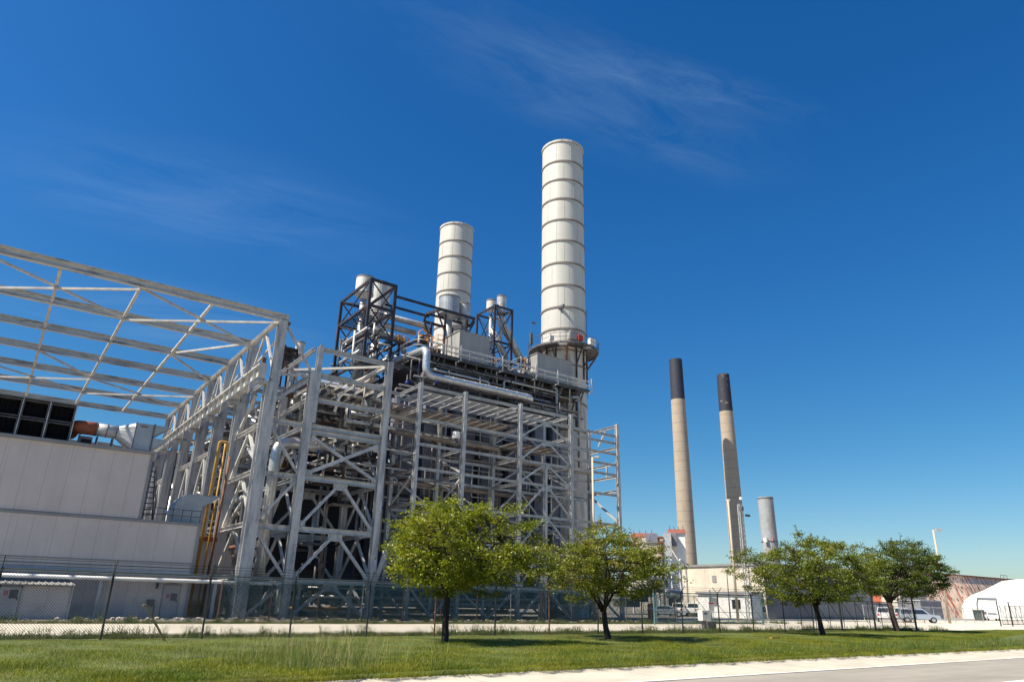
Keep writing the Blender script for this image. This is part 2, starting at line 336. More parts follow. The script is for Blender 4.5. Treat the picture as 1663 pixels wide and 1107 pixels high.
def blades(name, x, y, h, w, mat, lean=0.35, z=0.0):       # one bent blade of two triangles each
    n = len(x); a = NR.uniform(0, 2*math.pi, n); ca, sa = np.cos(a), np.sin(a)
    la = NR.uniform(0, 2*math.pi, n); lm = NR.uniform(0.05, lean, n)*h
    dx, dy = np.cos(la)*lm, np.sin(la)*lm
    o = np.stack([x, y, z if isinstance(z, np.ndarray) else np.full(n, z)], 1); sd = np.stack([ca*w/2, sa*w/2, np.zeros(n)], 1)
    mid = o + np.stack([dx*0.35, dy*0.35, h*0.55], 1); tip = o + np.stack([dx, dy, h], 1)
    v = None if True else np.stack([o-sd, o+sd, mid+sd*0.7, mid-sd*0.7, mid-sd*0.7, mid+sd*0.7, tip, tip], 1)
    t1 = np.stack([o-sd, o+sd, mid], 1).reshape(-1, 3); t2 = np.stack([mid-sd*0.6, mid+sd*0.6, tip], 1).reshape(-1, 3)
    return tag(npmesh(name, np.concatenate([t1, t2]), 3, mat), kind='stuff')
m_grass = M('lawn_grass', (0.098, 0.138, 0.010), 0.6, 0, (0.215, 0.215, 0.02), 0.5, (1, 1, 1), 0.38, 0.62, [(1.1, (0.3, 1, 1), 0.58, 0.75, (0.06, 0.10, 0.015))], var=0.25, island=0.4, spec=0.3, trans=0.25)
m_tall = M('tall_verge_grass', (0.09, 0.145, 0.03), 0.6, 0, (0.16, 0.18, 0.05), 0.8, var=0.2, island=0.45, spec=0.3, trans=0.25)
m_straw = M('dry_grass_stems', (0.36, 0.31, 0.15), 0.7, 0, island=0.3, spec=0.3)
m_weed = M('weed_leaves', (0.06, 0.10, 0.025), 0.6, 0, (0.12, 0.12, 0.04), 1.0, island=0.4, spec=0.3, trans=0.2)
n = 420000
yy = 14.1 + (28.7-14.1)*NR.random(n)**1.25
xx = (yy/14)*3.0 - 7 + NR.random(n)*(34 + (yy-14)*3.6)
blades('lawn_grass', xx, yy, NR.uniform(0.05, 0.11, n)*(1+0.5*np.sin(xx*1.7)*np.sin(yy*1.1+xx*0.4))*(1-0.55*(yy-14)/14.7), 0.016, m_grass, 0.9, lawn_z(xx, yy)-0.01)
n = 36000; xx = 2 + 95*NR.random(n)**1.4; yy = 13.93 + 0.04*np.sin(xx*3.1)+0.04*np.sin(xx*7.7) + np.abs(NR.normal(0, 0.12, n))
blades('grass_edge', xx, yy, NR.uniform(0.05, 0.13, n), 0.016, m_grass, 1.2, 0.0)
n = 24000                                                 # taller tufts along the road edge
cx = 8 + 70*NR.random(900)**0.8; cy_ = 14.15 + np.abs(NR.normal(0, 0.55, 900))
k = NR.integers(0, 900, n)
blades('verge_grass', cx[k]+NR.normal(0, 0.09, n), np.maximum(14.1, cy_[k]+NR.normal(0, 0.09, n)), NR.uniform(0.12, 0.34, n)*(1+0.5*np.clip((cx[k]-14)/12, 0, 1)), 0.014, m_tall, 0.6)
n = 2600                                                  # the unmown patch at the left
cx = NR.normal(6.6, 1.1, 260); cy_ = NR.uniform(14.3, 19.5, 260); k = NR.integers(0, 260, n)
blades('tall_grass', cx[k]+NR.normal(0, 0.12, n), cy_[k]+NR.normal(0, 0.12, n), NR.uniform(0.2, 0.62, n), 0.010, m_tall, 0.5)
n = 700; k = NR.integers(0, 260, n)
blades('dry_stems', cx[k]+NR.normal(0, 0.2, n), cy_[k]+NR.normal(0, 0.2, n), NR.uniform(0.35, 0.85, n), 0.009, m_straw, 0.4)
n = 30000                                                 # weeds along both fences
cx = NR.uniform(-6, 66, 520); cy_ = np.where(NR.random(520) < 0.62, NR.uniform(28.6, 31.1, 520), NR.uniform(42.4, 46.5, 520)); k = NR.integers(0, 520, n)
hh = NR.uniform(0.15, 0.8, 520)[k]**1.3
blades('weeds', cx[k]+NR.normal(0, 0.16, n), cy_[k]+NR.normal(0, 0.16, n), NR.uniform(0.2, 0.75, n)*hh, 0.03, m_weed, 0.7)
n = 40000; xs_ = NR.uniform(-8, 60, n); blades('rough_grass', xs_, np.where(NR.random(n) < 0.6, NR.uniform(28.7, 31.15, n), NR.uniform(42.3, 44.5, n)), NR.uniform(0.04, 0.14, n), 0.03, m_weed, 0.9)
b = B()                                                   # rubble along the foot of the wall
for i in range(420):
    x = R.uniform(-3, 50); y = R.uniform(46.2, 49.6) if x > 14 else R.uniform(47.5, 50.8); s = R.uniform(0.05, 0.2)
    vs = [(x+s*math.cos(a+R.uniform(-.3, .3))*R.uniform(.6, 1), y+s*math.sin(a)*R.uniform(.6, 1), z) for z in (0, s*0.5) for a in (0, 1.05, 2.1, 3.1, 4.2, 5.2)]
    vs.append((x, y, s*R.uniform(0.6, 0.9)))
    b.add(vs, [(q, (q+1) % 6, 6+(q+1) % 6, 6+q) for q in range(6)] + [(6+q, 6+(q+1) % 6, 12) for q in range(6)])
tag(b.build('rubble', m_stone), kind='stuff')

# ================================================================== CHAIN LINK FENCES
def chain_mesh(name, parent, mat, x0, x1, y, z0, z1, pitch, wire):
    h = z1 - z0; A = []; w2 = wire/2
    for s in (1, -1):
        xs = np.arange(x0 - (h if s > 0 else 0), x1 + (0 if s > 0 else h), pitch)
        xa, xb = xs, xs + s*h
        ta = np.clip((x0 - xa)/(xb - xa), 0, 1) if s > 0 else np.clip((x1 - xa)/(xb - xa), 0, 1)
        tb = np.clip((x1 - xa)/(xb - xa), 0, 1) if s > 0 else np.clip((x0 - xa)/(xb - xa), 0, 1)
        xA, zA = xa + s*h*ta, z0 + h*ta; xB, zB = xa + s*h*tb, z0 + h*tb
        ok = tb > ta; xA, zA, xB, zB = xA[ok], zA[ok], xB[ok], zB[ok]
        yo = y + s*w2*0.8; k = 0.7071*w2
        c = [(-s*k, 0, k), (0, -w2, 0), (s*k, 0, -k), (0, w2, 0)]
        for i in range(4):
            a, b_ = c[i], c[(i+1) % 4]
            A.append(np.stack([np.stack([xA+a[0], np.full_like(xA, yo+a[1]), zA+a[2]], 1), np.stack([xA+b_[0], np.full_like(xA, yo+b_[1]), zA+b_[2]], 1),
                               np.stack([xB+b_[0], np.full_like(xA, yo+b_[1]), zB+b_[2]], 1), np.stack([xB+a[0], np.full_like(xA, yo+a[1]), zB+a[2]], 1)], 1).reshape(-1, 3))
    return npmesh(name, np.concatenate(A), 4, mat, parent=parent)
def barbed(b, x0, x1, y, z, n=3):
    for i in range(n):
        b.bar((x0, y-0.09*(i+1), z+0.10*(i+1)), (x1, y-0.09*(i+1), z+0.10*(i+1)), 0.008, 0.008)
        b.bar((x0, y+0.09*(i+1), z+0.10*(i+1)), (x1, y+0.09*(i+1), z+0.10*(i+1)), 0.008, 0.008)
FY = 28.2
fence = thing('chain_link_fence', 'dark green chain link fence with barbed wire along the grass verge', 'fence', (20, FY, 0))
for i in range(-3, 14):
    x = 3.76 + 3.165*i
    b = B(); b.cyl((x, FY, -0.2), (x, FY, 2.16), 0.036, n=8)
    a = B()
    for s in (-1, 1): a.bar((x, FY, 2.14), (x, FY + s*0.33, 2.5), 0.02, 0.03)
    rusty = i in (4, 6)
    p = b.build('post', m_rustpost if rusty else m_post, fence, label='rusty brown fence post' if rusty else None)
    a.build('barb_arm', m_rustpost if rusty else m_post, p)
X0F, X1F = 3.76 - 3*3.165, 3.76 + 13*3.165
b = B(); b.cyl((X0F, FY, 2.12), (X1F, FY, 2.12), 0.025, n=6); b.build('top_rail', m_fence, fence)
b = B(); b.bar((X0F, FY, 0.06), (X1F, FY, 0.06), 0.012, 0.012); barbed(b, X0F, X1F, FY, 2.14); b.build('barbed_wire', m_post, fence)
chain_mesh('wire_mesh', fence, m_fence, X0F, X1F, FY-0.05, 0.04, 2.12, 0.085, 0.0085)
F2 = 46.0
fence2 = thing('chain_link_fence', 'teal coated chain link fence on rusty posts right below the steel frames', 'fence', (30, F2, 0))
x = 12.0; i = 0
while x < 53:
    b = B(); b.cyl((x, F2, -0.2), (x, F2, 2.3), 0.04, n=8); b.build('post', m_rustpost if i % 4 != 3 else m_galv, fence2, label='bare galvanised post' if i % 4 == 3 else None)
    x += 3.05; i += 1
b = B(); b.cyl((12, F2, 2.28), (52, F2, 2.28), 0.025, n=6); b.build('top_rail', m_fence2, fence2)
chain_mesh('wire_mesh', fence2, m_fence2, 12, 52, F2-0.05, 0.05, 2.28, 0.10, 0.021)
b = B(); barbed(b, 12, 52, F2, 2.3); b.build('barbed_wire', m_post, fence2)
# sliding gate with leaning struts
def gate(label, x0, x1, y, h, n, name='sliding_gate', mat=m_post, posts=True):
    g = thing(name, label, 'gate', ((x0+x1)/2, y, 0))
    b = B(); b.cyl((x0, y, h), (x1, y, h), 0.03, n=6); b.cyl((x0, y, 0.18), (x1, y, 0.18), 0.035, n=6); b.cyl((x0, y, h*0.45), (x1, y, h*0.45), 0.02, n=6)
    b.build('frame_rail', mat, g)
    for i in range(n+1):
        x = x0 + (x1-x0)*i/n
        b = B(); b.cyl((x, y, 0.18), (x, y, h), 0.028, n=6); b.build('upright', mat, g)
        if i < n:
            b = B(); b.cyl((x+0.1, y, h-0.1), (x0 + (x1-x0)*(i+0.9)/n, y, 0.55), 0.02, n=6); b.build('strut', mat, g)
    chain_mesh('wire_mesh', g, m_fence, x0, x1, y-0.05, 0.2, h, 0.11, 0.006)
    if posts:
        for x in posts:
            b = B(); b.cyl((x, y+0.15, -0.2), (x, y+0.15, h+0.5), 0.07, n=8); b.build('gate_post', mat, g)
    return g
gate('long black sliding gate with slanting struts behind the rightmost trees', 44.2, 59.4, 28.6, 2.0, 9, posts=(46.4, 49.2, 53.6, 59.6))
gate('short dark barred gate at the far right edge of the driveway', 95.6, 104, 36.4, 2.2, 6, posts=(95.4, 98.6))
m_tealpost = M('teal_gate_paint', (0.10, 0.20, 0.21), 0.5)
gate('pale teal double gate between the white cabinet and the lamp pole', 43.5, 57.0, 40.6, 2.2, 6, name='mesh_gate', mat=m_tealpost, posts=(43.4, 50.2, 57.1))
fence3 = thing('chain_link_fence', 'low grey chain link fence along the driveway below the white tent', 'fence', (100, 47.3, 0))
b = B(); b.cyl((86, 47.3, 1.9), (118, 47.3, 1.9), 0.03, n=6); b.build('top_rail', m_galv, fence3)
for i in range(12):
    b = B(); b.cyl((86+2.9*i, 47.3, 0), (86+2.9*i, 47.3, 2.0), 0.04, n=6); b.build('post', m_galv, fence3)
chain_mesh('wire_mesh', fence3, m_galv, 86, 118, 47.25, 0.05, 1.9, 0.16, 0.008)
# leaning stake
st = B(); st.bar((5.62, 27.2, -0.1), (4.95, 27.05, 0.78), 0.07, 0.045); st.bar((4.95, 27.05, 0.78), (4.72, 27.0, 1.12), 0.06, 0.045)
st.bar((4.72, 27.0, 1.12), (4.62, 26.97, 1.10), 0.05, 0.04)
tag(st.build('wooden_stake', m_wood, org=(5.6, 27.2, 0)), 'bent leaning wooden stake in the grass before the black fence', 'stake')

# ================================================================== TREES
def tree(name, label, x, y, h_fork, r0, cc, rad, top, seed, leafmat, lean=(0, 0), nclus=170, nleaf=150, group='trees on the verge', leaf=0.10, fork_dir=None):
    rr = random.Random(seed); g = np.random.default_rng(seed)
    t = thing(name, label, 'tree', (x, y, 0), group)
    b = B()
    base = Vector((x, y, -0.05)); fork = Vector((x+lean[0], y+lean[1], h_fork))
    mid = base.lerp(fork, 0.5) + Vector((rr.uniform(-.05, .05), 0, 0))
    b.tube([base, base + Vector((0, 0, 0.15)), mid, fork], [r0*1.45, r0*1.1, r0*0.95, r0*0.9], n=10)
    b.build('trunk', m_bark, t, smooth=True)
    C = Vector(cc); nodes = []
    lb = B()
    nl = 8
    for i in range(nl):
        a = 2*math.pi*(i + rr.uniform(-.3, .3))/nl
        k = rr.uniform(0.45, 0.8)
        end = C + Vector((math.cos(a)*rad[0]*k, math.sin(a)*rad[1]*k, rr.uniform(-0.15, 0.6)*rad[2]))
        if i == nl-1: end = C + Vector((0.1, 0, rad[2]*0.7))
        st = fork + Vector((0, 0, rr.uniform(-0.25, 0.1)*min(1, h_fork)))
        m1 = st.lerp(end, 0.35) + Vector((rr.uniform(-.15, .15), rr.uniform(-.15, .15), 0.15)); m2 = st.lerp(end, 0.7) + Vector((rr.uniform(-.2, .2), rr.uniform(-.2, .2), 0.12))
        lb.tube([st, m1, m2, end], [r0*0.52, r0*0.36, r0*0.22, r0*0.09], n=6)
        for q in range(9):
            f = (q+1)/9; nodes.append(st.lerp(m1, f*2.85) if f < .35 else m1.lerp(m2, (f-.35)/.35) if f < .7 else m2.lerp(end, (f-.7)/.3))
    P = []
    cl = []
    for i in range(nclus):
        while True:
            u = Vector((rr.uniform(-1, 1), rr.uniform(-1, 1), rr.uniform(-1, 1)))
            if u.length <= 1 and u.length > 0.35*rr.random()**0.5: break
        lump = 1 + 0.20*math.sin(3*math.atan2(u.y, u.x)+seed) + 0.08*math.sin(7*math.atan2(u.y, u.x)+2*seed)
        q = Vector((u.x*rad[0]*lump, u.y*rad[1]*lump, u.z*rad[2] if u.z > 0 else u.z*rad[2]*0.95)) + C
        q.z = C.z + (round((q.z-C.z)/0.62 + 0.8*math.sin(q.x*1.1+1.7*q.y+seed))*0.62*0.4 + (q.z-C.z)*0.6) + rr.uniform(-.12, .12)
        if q.z < 1.35: q.z = 1.35 + rr.random()*0.5
        cl.append(q)
        nd = min(nodes, key=lambda w: (w-q).length + (0.4 if w.z > q.z+0.3 else 0))
        mm_ = nd.lerp(q, 0.55) + Vector((rr.uniform(-.12, .12), rr.uniform(-.12, .12), 0.12))
        lb.tube([nd, mm_, q], [0.022, 0.014, 0.006], n=4, cap=False)
    lb.build('limbs', m_bark, t, smooth=True)
    for q in cl:
        n = int(nleaf*rr.uniform(0.5, 1.4)); sg = rr.uniform(0.15, 0.31)
        P.append(np.array(q) + g.normal(0, 1, (n, 3))*np.array([sg, sg, sg*0.42]))
        ns = rr.randint(0, 2)                              # sprigs reaching out past the outline
        for k in range(ns):
            d = (q - C); d.z = abs(d.z)*0.6 + 0.15; d.normalize(); L = rr.uniform(0.35, 0.8)
            tt = g.random((26, 1)); P.append(np.array(q) + np.array(d)*tt*L + g.normal(0, 0.055, (26, 3)))
    P = np.concatenate(P); n = len(P)
    a = g.normal(0, 1, (n, 3)); a[:, 2] *= 0.55; a /= np.linalg.norm(a, axis=1)[:, None]
    c2 = g.normal(0, 1, (n, 3)); c2[:, :2] *= 0.6; c2 = np.cross(a, c2); c2 /= np.linalg.norm(c2, axis=1)[:, None]
    ln = leaf*g.uniform(0.6, 1.25, (n, 1)); wd = ln*0.33
    v = np.stack([P-a*ln*0.5, P+c2*wd, P+a*ln*0.5, P-c2*wd], 1).reshape(-1, 3)
    npmesh('crown', v, 4, leafmat, parent=t)
    return t
m_leaf1 = M('yellow_green_leaves', (0.145, 0.18, 0.012), 0.45, 0, (0.225, 0.225, 0.018), 0.9, var=0.15, island=0.4, spec=0.4, trans=0.3)
m_leaf2 = M('reddish_green_leaves', (0.155, 0.175, 0.02), 0.5, 0, (0.25, 0.155, 0.05), 0.8, (1, 1, 1), 0.54, 0.70, var=0.15, island=0.4, spec=0.4, trans=0.3)
m_leaf3 = M('olive_leaves', (0.11, 0.145, 0.014), 0.45, 0, (0.17, 0.18, 0.02), 0.8, var=0.15, island=0.4, spec=0.4, trans=0.28)
m_leaf4 = M('dark_olive_leaves', (0.065, 0.098, 0.014), 0.45, 0, (0.105, 0.13, 0.016), 0.8, var=0.15, island=0.4, spec=0.4, trans=0.25)
tree('verge_tree', 'bright yellow green tree with single dark trunk before the teal mesh', 14.15, 23.5, 1.55, 0.13, (14.55, 23.4, 3.25), (3.0, 2.8, 1.7), 5.3, 3, m_leaf1, nclus=265, nleaf=150)
tree('verge_tree', 'broad tree with reddish leaves and low forked trunk beside the lamp pole', 23.0, 24.4, 1.15, 0.13, (22.75, 24.3, 3.1), (3.45, 3.2, 1.5), 5.0, 8, m_leaf2, lean=(-0.12, 0.1), nclus=230, nleaf=140)
tree('verge_tree', 'olive green tree left of the white pickup, over the sliding gate', 40.0, 24.6, 1.6, 0.14, (39.7, 24.6, 3.4), (4.35, 3.9, 2.0), 5.8, 15, m_leaf3, lean=(-0.25, 0.1), nclus=310, nleaf=150)
tree('verge_tree', 'darkest green tree, rightmost on the verge, with one long low side branch', 55.9, 28.4, 2.0, 0.2, (57.2, 28.0, 4.25), (3.9, 3.6, 2.2), 7.0, 21, m_leaf4, lean=(-0.3, 0.1), nclus=290, nleaf=160, leaf=0.115)
# ================================================================== CRANE GANTRY (left)
GX = 14.4; GY = [50.5, 58.0, 64.6, 71.1, 77.6, 84.3, 91.0]
gan = thing('gantry_frame', 'long open roofed crane gantry of streaked pale steel beams at the left', 'steel frame', (GX, 50.5, 0))
TOP = 21.65
for i, y in enumerate(GY):
    b = B(); b.ib((GX, y, 0), (GX, y, 16.15), 0.84, 0.78, (0, 1, 0), 0.07, 0.5)
    b.box((GX-0.5, y-0.45, 0), (GX+0.5, y+0.45, 0.06))
    b.box((GX-1.05, y-0.38, 15.95), (GX+0.45, y+0.38, 16.2)); b.box((GX-0.45, y-0.41, 15.2), (GX+0.45, y+0.41, 15.26))
    b.prof((GX-1.0, y-0.03, 15.95), (GX-1.0, y+0.03, 15.95), [(0, 0), (0, -0.3), (0.6, -0.9), (0.6, 0)] if False else [(0, 0), (-0.55, -0.9), (-0.55, 0)])
    c = b.build('column', m_colst, gan)
    b = B(); b.ib((GX+0.2, y, 16.2), (GX+0.2, y, TOP-0.55), 0.62, 0.62, (0, 1, 0), 0.05, 0.3); b.build('upper_column', m_colst, gan)
    b = B(); b.box((GX+0.02, y-0.32, 16.2), (GX+0.5, y+0.32, 17.3)); b.build('splice_plate', m_colst, gan)
    b = B(); b.box((GX+0.52, y-0.2, TOP-0.75), (GX+0.75, y+0.2, TOP-0.57)); b.build('end_plate', m_rustpost if i % 2 == 0 else m_colst, gan)
    b = B(); b.ib((-14.5, y, TOP-0.28), (GX+0.62, y, TOP-0.28), 0.34, 0.56); b.build('roof_beam', m_roofst, gan)
    b = B(); b.ib((-14.2, y, 0), (-14.2, y, TOP-0.56), 0.6, 0.6, (0, 1, 0)); b.build('column', m_colst, gan)
b = B(); b.ib((GX-0.85, 50.1, 16.83), (GX-0.85, 92, 16.83), 0.55, 1.15, tw=0.05)
for y in np.arange(51.6, 91, 1.62): b.box((GX-1.1, y-0.012, 16.35), (GX-0.6, y+0.012, 17.3))
b.box((GX-1.12, 50.08, 16.27), (GX-0.58, 50.12, 17.39)); b.box((GX-0.95, 50.15, 17.4), (GX-0.75, 91.5, 17.48))
b.build('crane_girder', m_steel, gan)
b = B(); b.box((GX-0.95, 50.1, 17.48), (GX-0.7, 50.45, 17.85)); b.build('end_stop', m_rustpost, gan)
TX = [9.5, 4.75, 0.0, -4.75, -9.5]
for i in range(6):
    y0, y1 = GY[i], GY[i+1]
    for x in TX: bar('tie_beam', gan, m_steel, (x, y0+0.17, TOP-0.4), (x, y1-0.17, TOP-0.4), 0.2, 0.16)
    bar('top_chord', gan, m_steel, (GX, y0+0.3, TOP-0.42), (GX, y1-0.3, TOP-0.42), 0.3, 0.28, i=True)
def brace(p0, p1, w=0.15, par=None, mat=None, h=None): return bar('brace', par or gan, mat or m_steel, p0, p1, w, h or w)
zb = TOP-0.5
for i in (0, 4):
    for x0, x1 in ((4.75, GX), (-4.75, 4.75), (-14, -4.75)):
        brace((x0, GY[i]+0.2, zb), (x1, GY[i+1]-0.2, zb)); brace((x1, GY[i]+0.2, zb-0.16), (x0, GY[i+1]-0.2, zb-0.16))
for i, (a, c) in enumerate((((9.5, 64.4), (13.6, 58.2)), ((9.5, 64.8), (14.1, 70.9)), ((0, 71.3), (4.75, 77.4)))):
    brace((a[0], a[1], zb), (c[0], c[1], zb))
for i in range(6):                                         # upper side bracing between girder and top chord
    y0, y1 = GY[i], GY[i+1]; ym = (y0+y1)/2
    brace((GX+0.1, ym-0.15, TOP-0.55), (GX+0.1, y0+0.6, 17.5), 0.16); brace((GX+0.1, ym+0.15, TOP-0.55), (GX+0.1, y1-0.6, 17.5), 0.16)
    brace((GX+0.75, y0+0.3, TOP-0.6), (GX+0.3, y1-0.4, TOP-2.6), 0.13)
    if i in (2, 4): brace((GX+0.1, ym, TOP-0.55), (GX+0.1, ym, 17.5), 0.14)
for i in (0, 2, 3, 5):                                     # lower side bracing
    y0, y1 = GY[i]+0.42, GY[i+1]-0.42; ym = (y0+y1)/2
    zs = [13.2, 9.75, 6.1, 2.6] if i == 0 else [13.25, 7.0]
    for k, z in enumerate(zs):
        bar('side_beam', gan, m_steel, (GX, y0, z), (GX, y1, z), 0.34, 0.34, i=True)
        zl = (zs[k+1] + 0.2) if k+1 < len(zs) else 0.2
        b = B(); b.box((GX-0.02, ym-0.35, z-0.55), (GX+0.02, ym+0.35, z-0.17)); b.build('gusset_plate', m_steel, gan)
        brace((GX, ym-0.2, z-0.3), (GX, y0, zl), 0.2); brace((GX, ym+0.2, z-0.3), (GX, y1, zl), 0.2)
    if i == 0:
        brace((GX, y1, 13.5), (GX, y0+3.1, 16.0), 0.2)
        brace((GX+0.25, y0, 9.9), (GX+0.25, y1-1, 12.9), 0.18, mat=m_colst); brace((GX+0.25, y1, 6.4), (GX+0.25, y0, 9.5), 0.18, mat=m_colst)

# ================================================================== OPEN PIPE BAY
bay = thing('pipe_bay_frame', 'tall open bay of pale steel columns and crossed braces right of the gantry', 'steel frame', (20.5, 50.5, 0))
BX = (17.45, 23.75); BY = (50.5, 57.0, 63.5)
for y in BY:
    for x in BX:
        if x == BX[0]:
            b = B(); b.ib((x, y, 0), (x, y, 17.6), 0.56, 0.5, (0, 1, 0), 0.05, 0.12); b.box((x-0.4, y-0.35, 0), (x+0.4, y+0.35, 0.05)); b.build('column', m_colst, bay)
            b = B(); b.ib((x+0.36, y+0.02, 13.7), (x+0.36, y+0.02, 19.75), 0.4, 0.4, (0, 1, 0), 0.04, 0.1); b.build('upper_column', m_galv, bay)
        else:
            b = B(); b.ib((x, y, 0), (x, y, 19.75), 0.5, 0.48, (0, 1, 0), 0.045, 0.1); b.box((x-0.4, y-0.35, 0), (x+0.4, y+0.35, 0.05)); b.build('column', m_colst, bay)
b = B(); b.box((17.75, 50.4, 19.75), (17.9, 50.6, 19.9)); b.build('post_cap', m_yellow, bay)
ZL = [19.55, 17.45, 15.5, 13.42, 13.02, 9.6, 5.97, 2.5]
for z in ZL:
    h = 0.34 if z not in (9.6, 5.97) else 0.38
    for y in BY:
        bar('beam', bay, m_galv, (BX[0]+0.25, y, z), (BX[1]-0.2, y, z), 0.26, h, i=True)
    if z != 13.02:
        for x in BX:
            for j in range(2): bar('side_beam', bay, m_galv, (x, BY[j]+0.25, z), (x, BY[j+1]-0.25, z), 0.26, 0.3, i=True)
    if z in (13.42, 9.6, 5.97): bar('link_beam', bay, m_colst, (GX+0.44, 50.5, z), (BX[0]-0.28, 50.5, z), 0.26, 0.36, i=True)
def gus(par, c, w, h, ax='y', t=0.015, mat=None):
    b = B(); x, y, z = c
    if ax == 'y': b.box((x-w/2, y-t, z-h/2), (x+w/2, y+t, z+h/2))
    else: b.box((x-t, y-w/2, z-h/2), (x+t, y+w/2, z+h/2))
    return b.build('gusset_plate', mat or m_colst, par)
def bb(p0, p1, w=0.2, mat=None): return brace(p0, p1, w, bay, mat or m_galv)
xm = sum(BX)/2
bb((17.9, 50.5, 12.7), (23.4, 50.5, 9.95)); bb((23.3, 50.52, 12.7), (18.0, 50.52, 10.0), 0.26)
gus(bay, (17.95, 50.5, 12.6), 0.6, 0.55); gus(bay, (23.3, 50.5, 12.5), 0.7, 0.6); gus(bay, (18.0, 50.5, 10.0), 0.6, 0.45); gus(bay, (23.3, 50.5, 10.0), 0.5, 0.45)
for zt, zl in ((9.4, 6.25), (5.75, 2.75), (2.3, 0.15)):
    for y in BY[:2]:
        bb((xm-0.3, y, zt-0.25), (17.85, y, zl)); bb((xm+0.3, y, zt-0.25), (23.4, y, zl))
        gus(bay, (xm, y, zt-0.2), 1.1, 0.5)
        if zl > 1: gus(bay, (17.95, y, zl+0.1), 0.55, 0.5); gus(bay, (23.35, y, zl+0.1), 0.5, 0.5)
for zt, zl in ((13.0, 9.9), (9.4, 6.25), (5.75, 2.75), (2.3, 0.15)):
    ym = 53.75
    for x in BX:
        bb((x, ym-0.2, zt-0.2), (x, 50.85, zl), 0.17); bb((x, ym+0.2, zt-0.2), (x, 56.7, zl), 0.17); gus(bay, (x, ym, zt-0.2), 0.7, 0.4, 'x')
for a, c in (((14.85, 12.9), (17.1, 10.0)), ((17.1, 9.2), (14.85, 6.4)), ((14.85, 5.6), (17.1, 2.8)), ((17.1, 2.2), (14.85, 0.2))):
    bb((a[0], 50.5, a[1]), (c[0], 50.5, c[1]), 0.18, m_colst)
    gus(bay, (a[0] + (0.1 if a[0] < 16 else -0.1), 50.5, a[1]), 0.5, 0.5)
bb((17.9, 50.55, 19.3), (19.9, 56.8, 17.5), 0.17, m_steel); bb((23.5, 50.55, 19.3), (20.5, 56.8, 17.5), 0.17, m_steel); bb((17.6, 56.8, 19.4), (23.5, 50.8, 19.4), 0.17, m_steel)
bb((17.6, 50.8, 17.2), (23.4, 56.8, 17.2), 0.16, m_steel); bb((14.9, 50.5, 20.9), (17.2, 50.5, 17.7), 0.16, m_colst)
bb((14.9, 50.6, 17.0), (17.6, 50.6, 17.3), 0.18, m_colst); bb((14.9, 50.6, 15.0), (17.3, 50.6, 17.0), 0.2, m_colst)
for z in (12.75, 17.15):                             # floor joists and gratings seen from below
    b = B()
    for x in np.arange(18.2, 23.6, 0.9): b.ib((x, 50.8, z), (x, 63.3, z), 0.12, 0.2)
    b.build('floor_joist', m_steel, bay)
    b = B()
    y0 = 52.0 if z > 13 else 51.2
    for y in np.arange(y0, 63, 0.16):
        if math.sin(y*1.7+z) > -0.75: b.box((17.7, y, z+0.11), (23.5, y+0.045, z+0.15))
    b.build('floor_grating', m_dksteel, bay)
# ================================================================== RIGHT PIPE RACK FRAME
rack = thing('pipe_rack_frame', 'long open rack of thin grey steel columns before the ribbed boiler wall', 'steel frame', (38, 50.5, 0))
RX = (26.78, 31.25, 37.27, 43.35, 49.5); RYF, RYB = 50.5, 54.75
for x in RX:
    for y, top in ((RYF, 18.65), (RYB, 18.6)):
        b = B(); b.ib((x, y, 0), (x, y, top), 0.3, 0.34, (0, 1, 0), 0.035, 0.06); b.box((x-0.25, y-0.25, 0), (x+0.25, y+0.25, 0.04)); b.box((x-0.18, y-0.19, 12.55), (x+0.18, y+0.19, 12.62))
        b.build('column', m_galv, rack)
    for z in ((18.4, 16.3, 13.5, 11.3, 8.6, 5.9, 2.5) if x < 45 else (18.4, 16.2, 14.6, 13.3, 11.9, 8.7, 5.9, 2.5)):
        bar('cross_beam', rack, m_galv, (x, RYF+0.18, z), (x, RYB-0.18, z), 0.2, 0.24, i=True)
for z, x0, x1 in ((18.3, 0, 3), (17.35, 2, 4), (15.5, 0, 4), (13.4, 0, 4), (11.42, 0, 4), (8.6, 0, 4), (5.9, 0, 4), (2.5, 0, 4), (16.6, 3, 4), (14.4, 3, 4)):
    for k in range(x0, x1):
        bar('beam', rack, m_galv, (RX[k]+0.17, RYF, z), (RX[k+1]-0.17, RYF, z), 0.17, 0.22, i=True)
        if z not in (17.35,): bar('beam', rack, m_galv, (RX[k]+0.17, RYB, z-0.1), (RX[k+1]-0.17, RYB, z-0.1), 0.17, 0.24, i=True)
def rb(p0, p1, w=0.15): return brace(p0, p1, w, rack, m_galv)
x0, x1 = RX[2], RX[3]; xm = (x0+x1)/2
b = B(); b.ib((xm, RYF+0.02, 0), (xm, RYF+0.02, 13.3), 0.24, 0.24, (0, 1, 0)); b.build('mid_post', m_galv, rack)
for zt, zl in ((17.2, 15.65), (15.35, 13.6), (13.2, 11.6), (11.2, 8.8), (8.4, 6.1), (5.7, 2.7), (2.3, 0.2)):
    rb((xm-0.35, RYF, zt), (x0+0.2, RYF, zl)); rb((xm+0.35, RYF, zt), (x1-0.2, RYF, zl))
    rb((xm-0.35, RYB, zt), (x0+0.2, RYB, zl)); rb((xm+0.35, RYB, zt), (x1-0.2, RYB, zl))
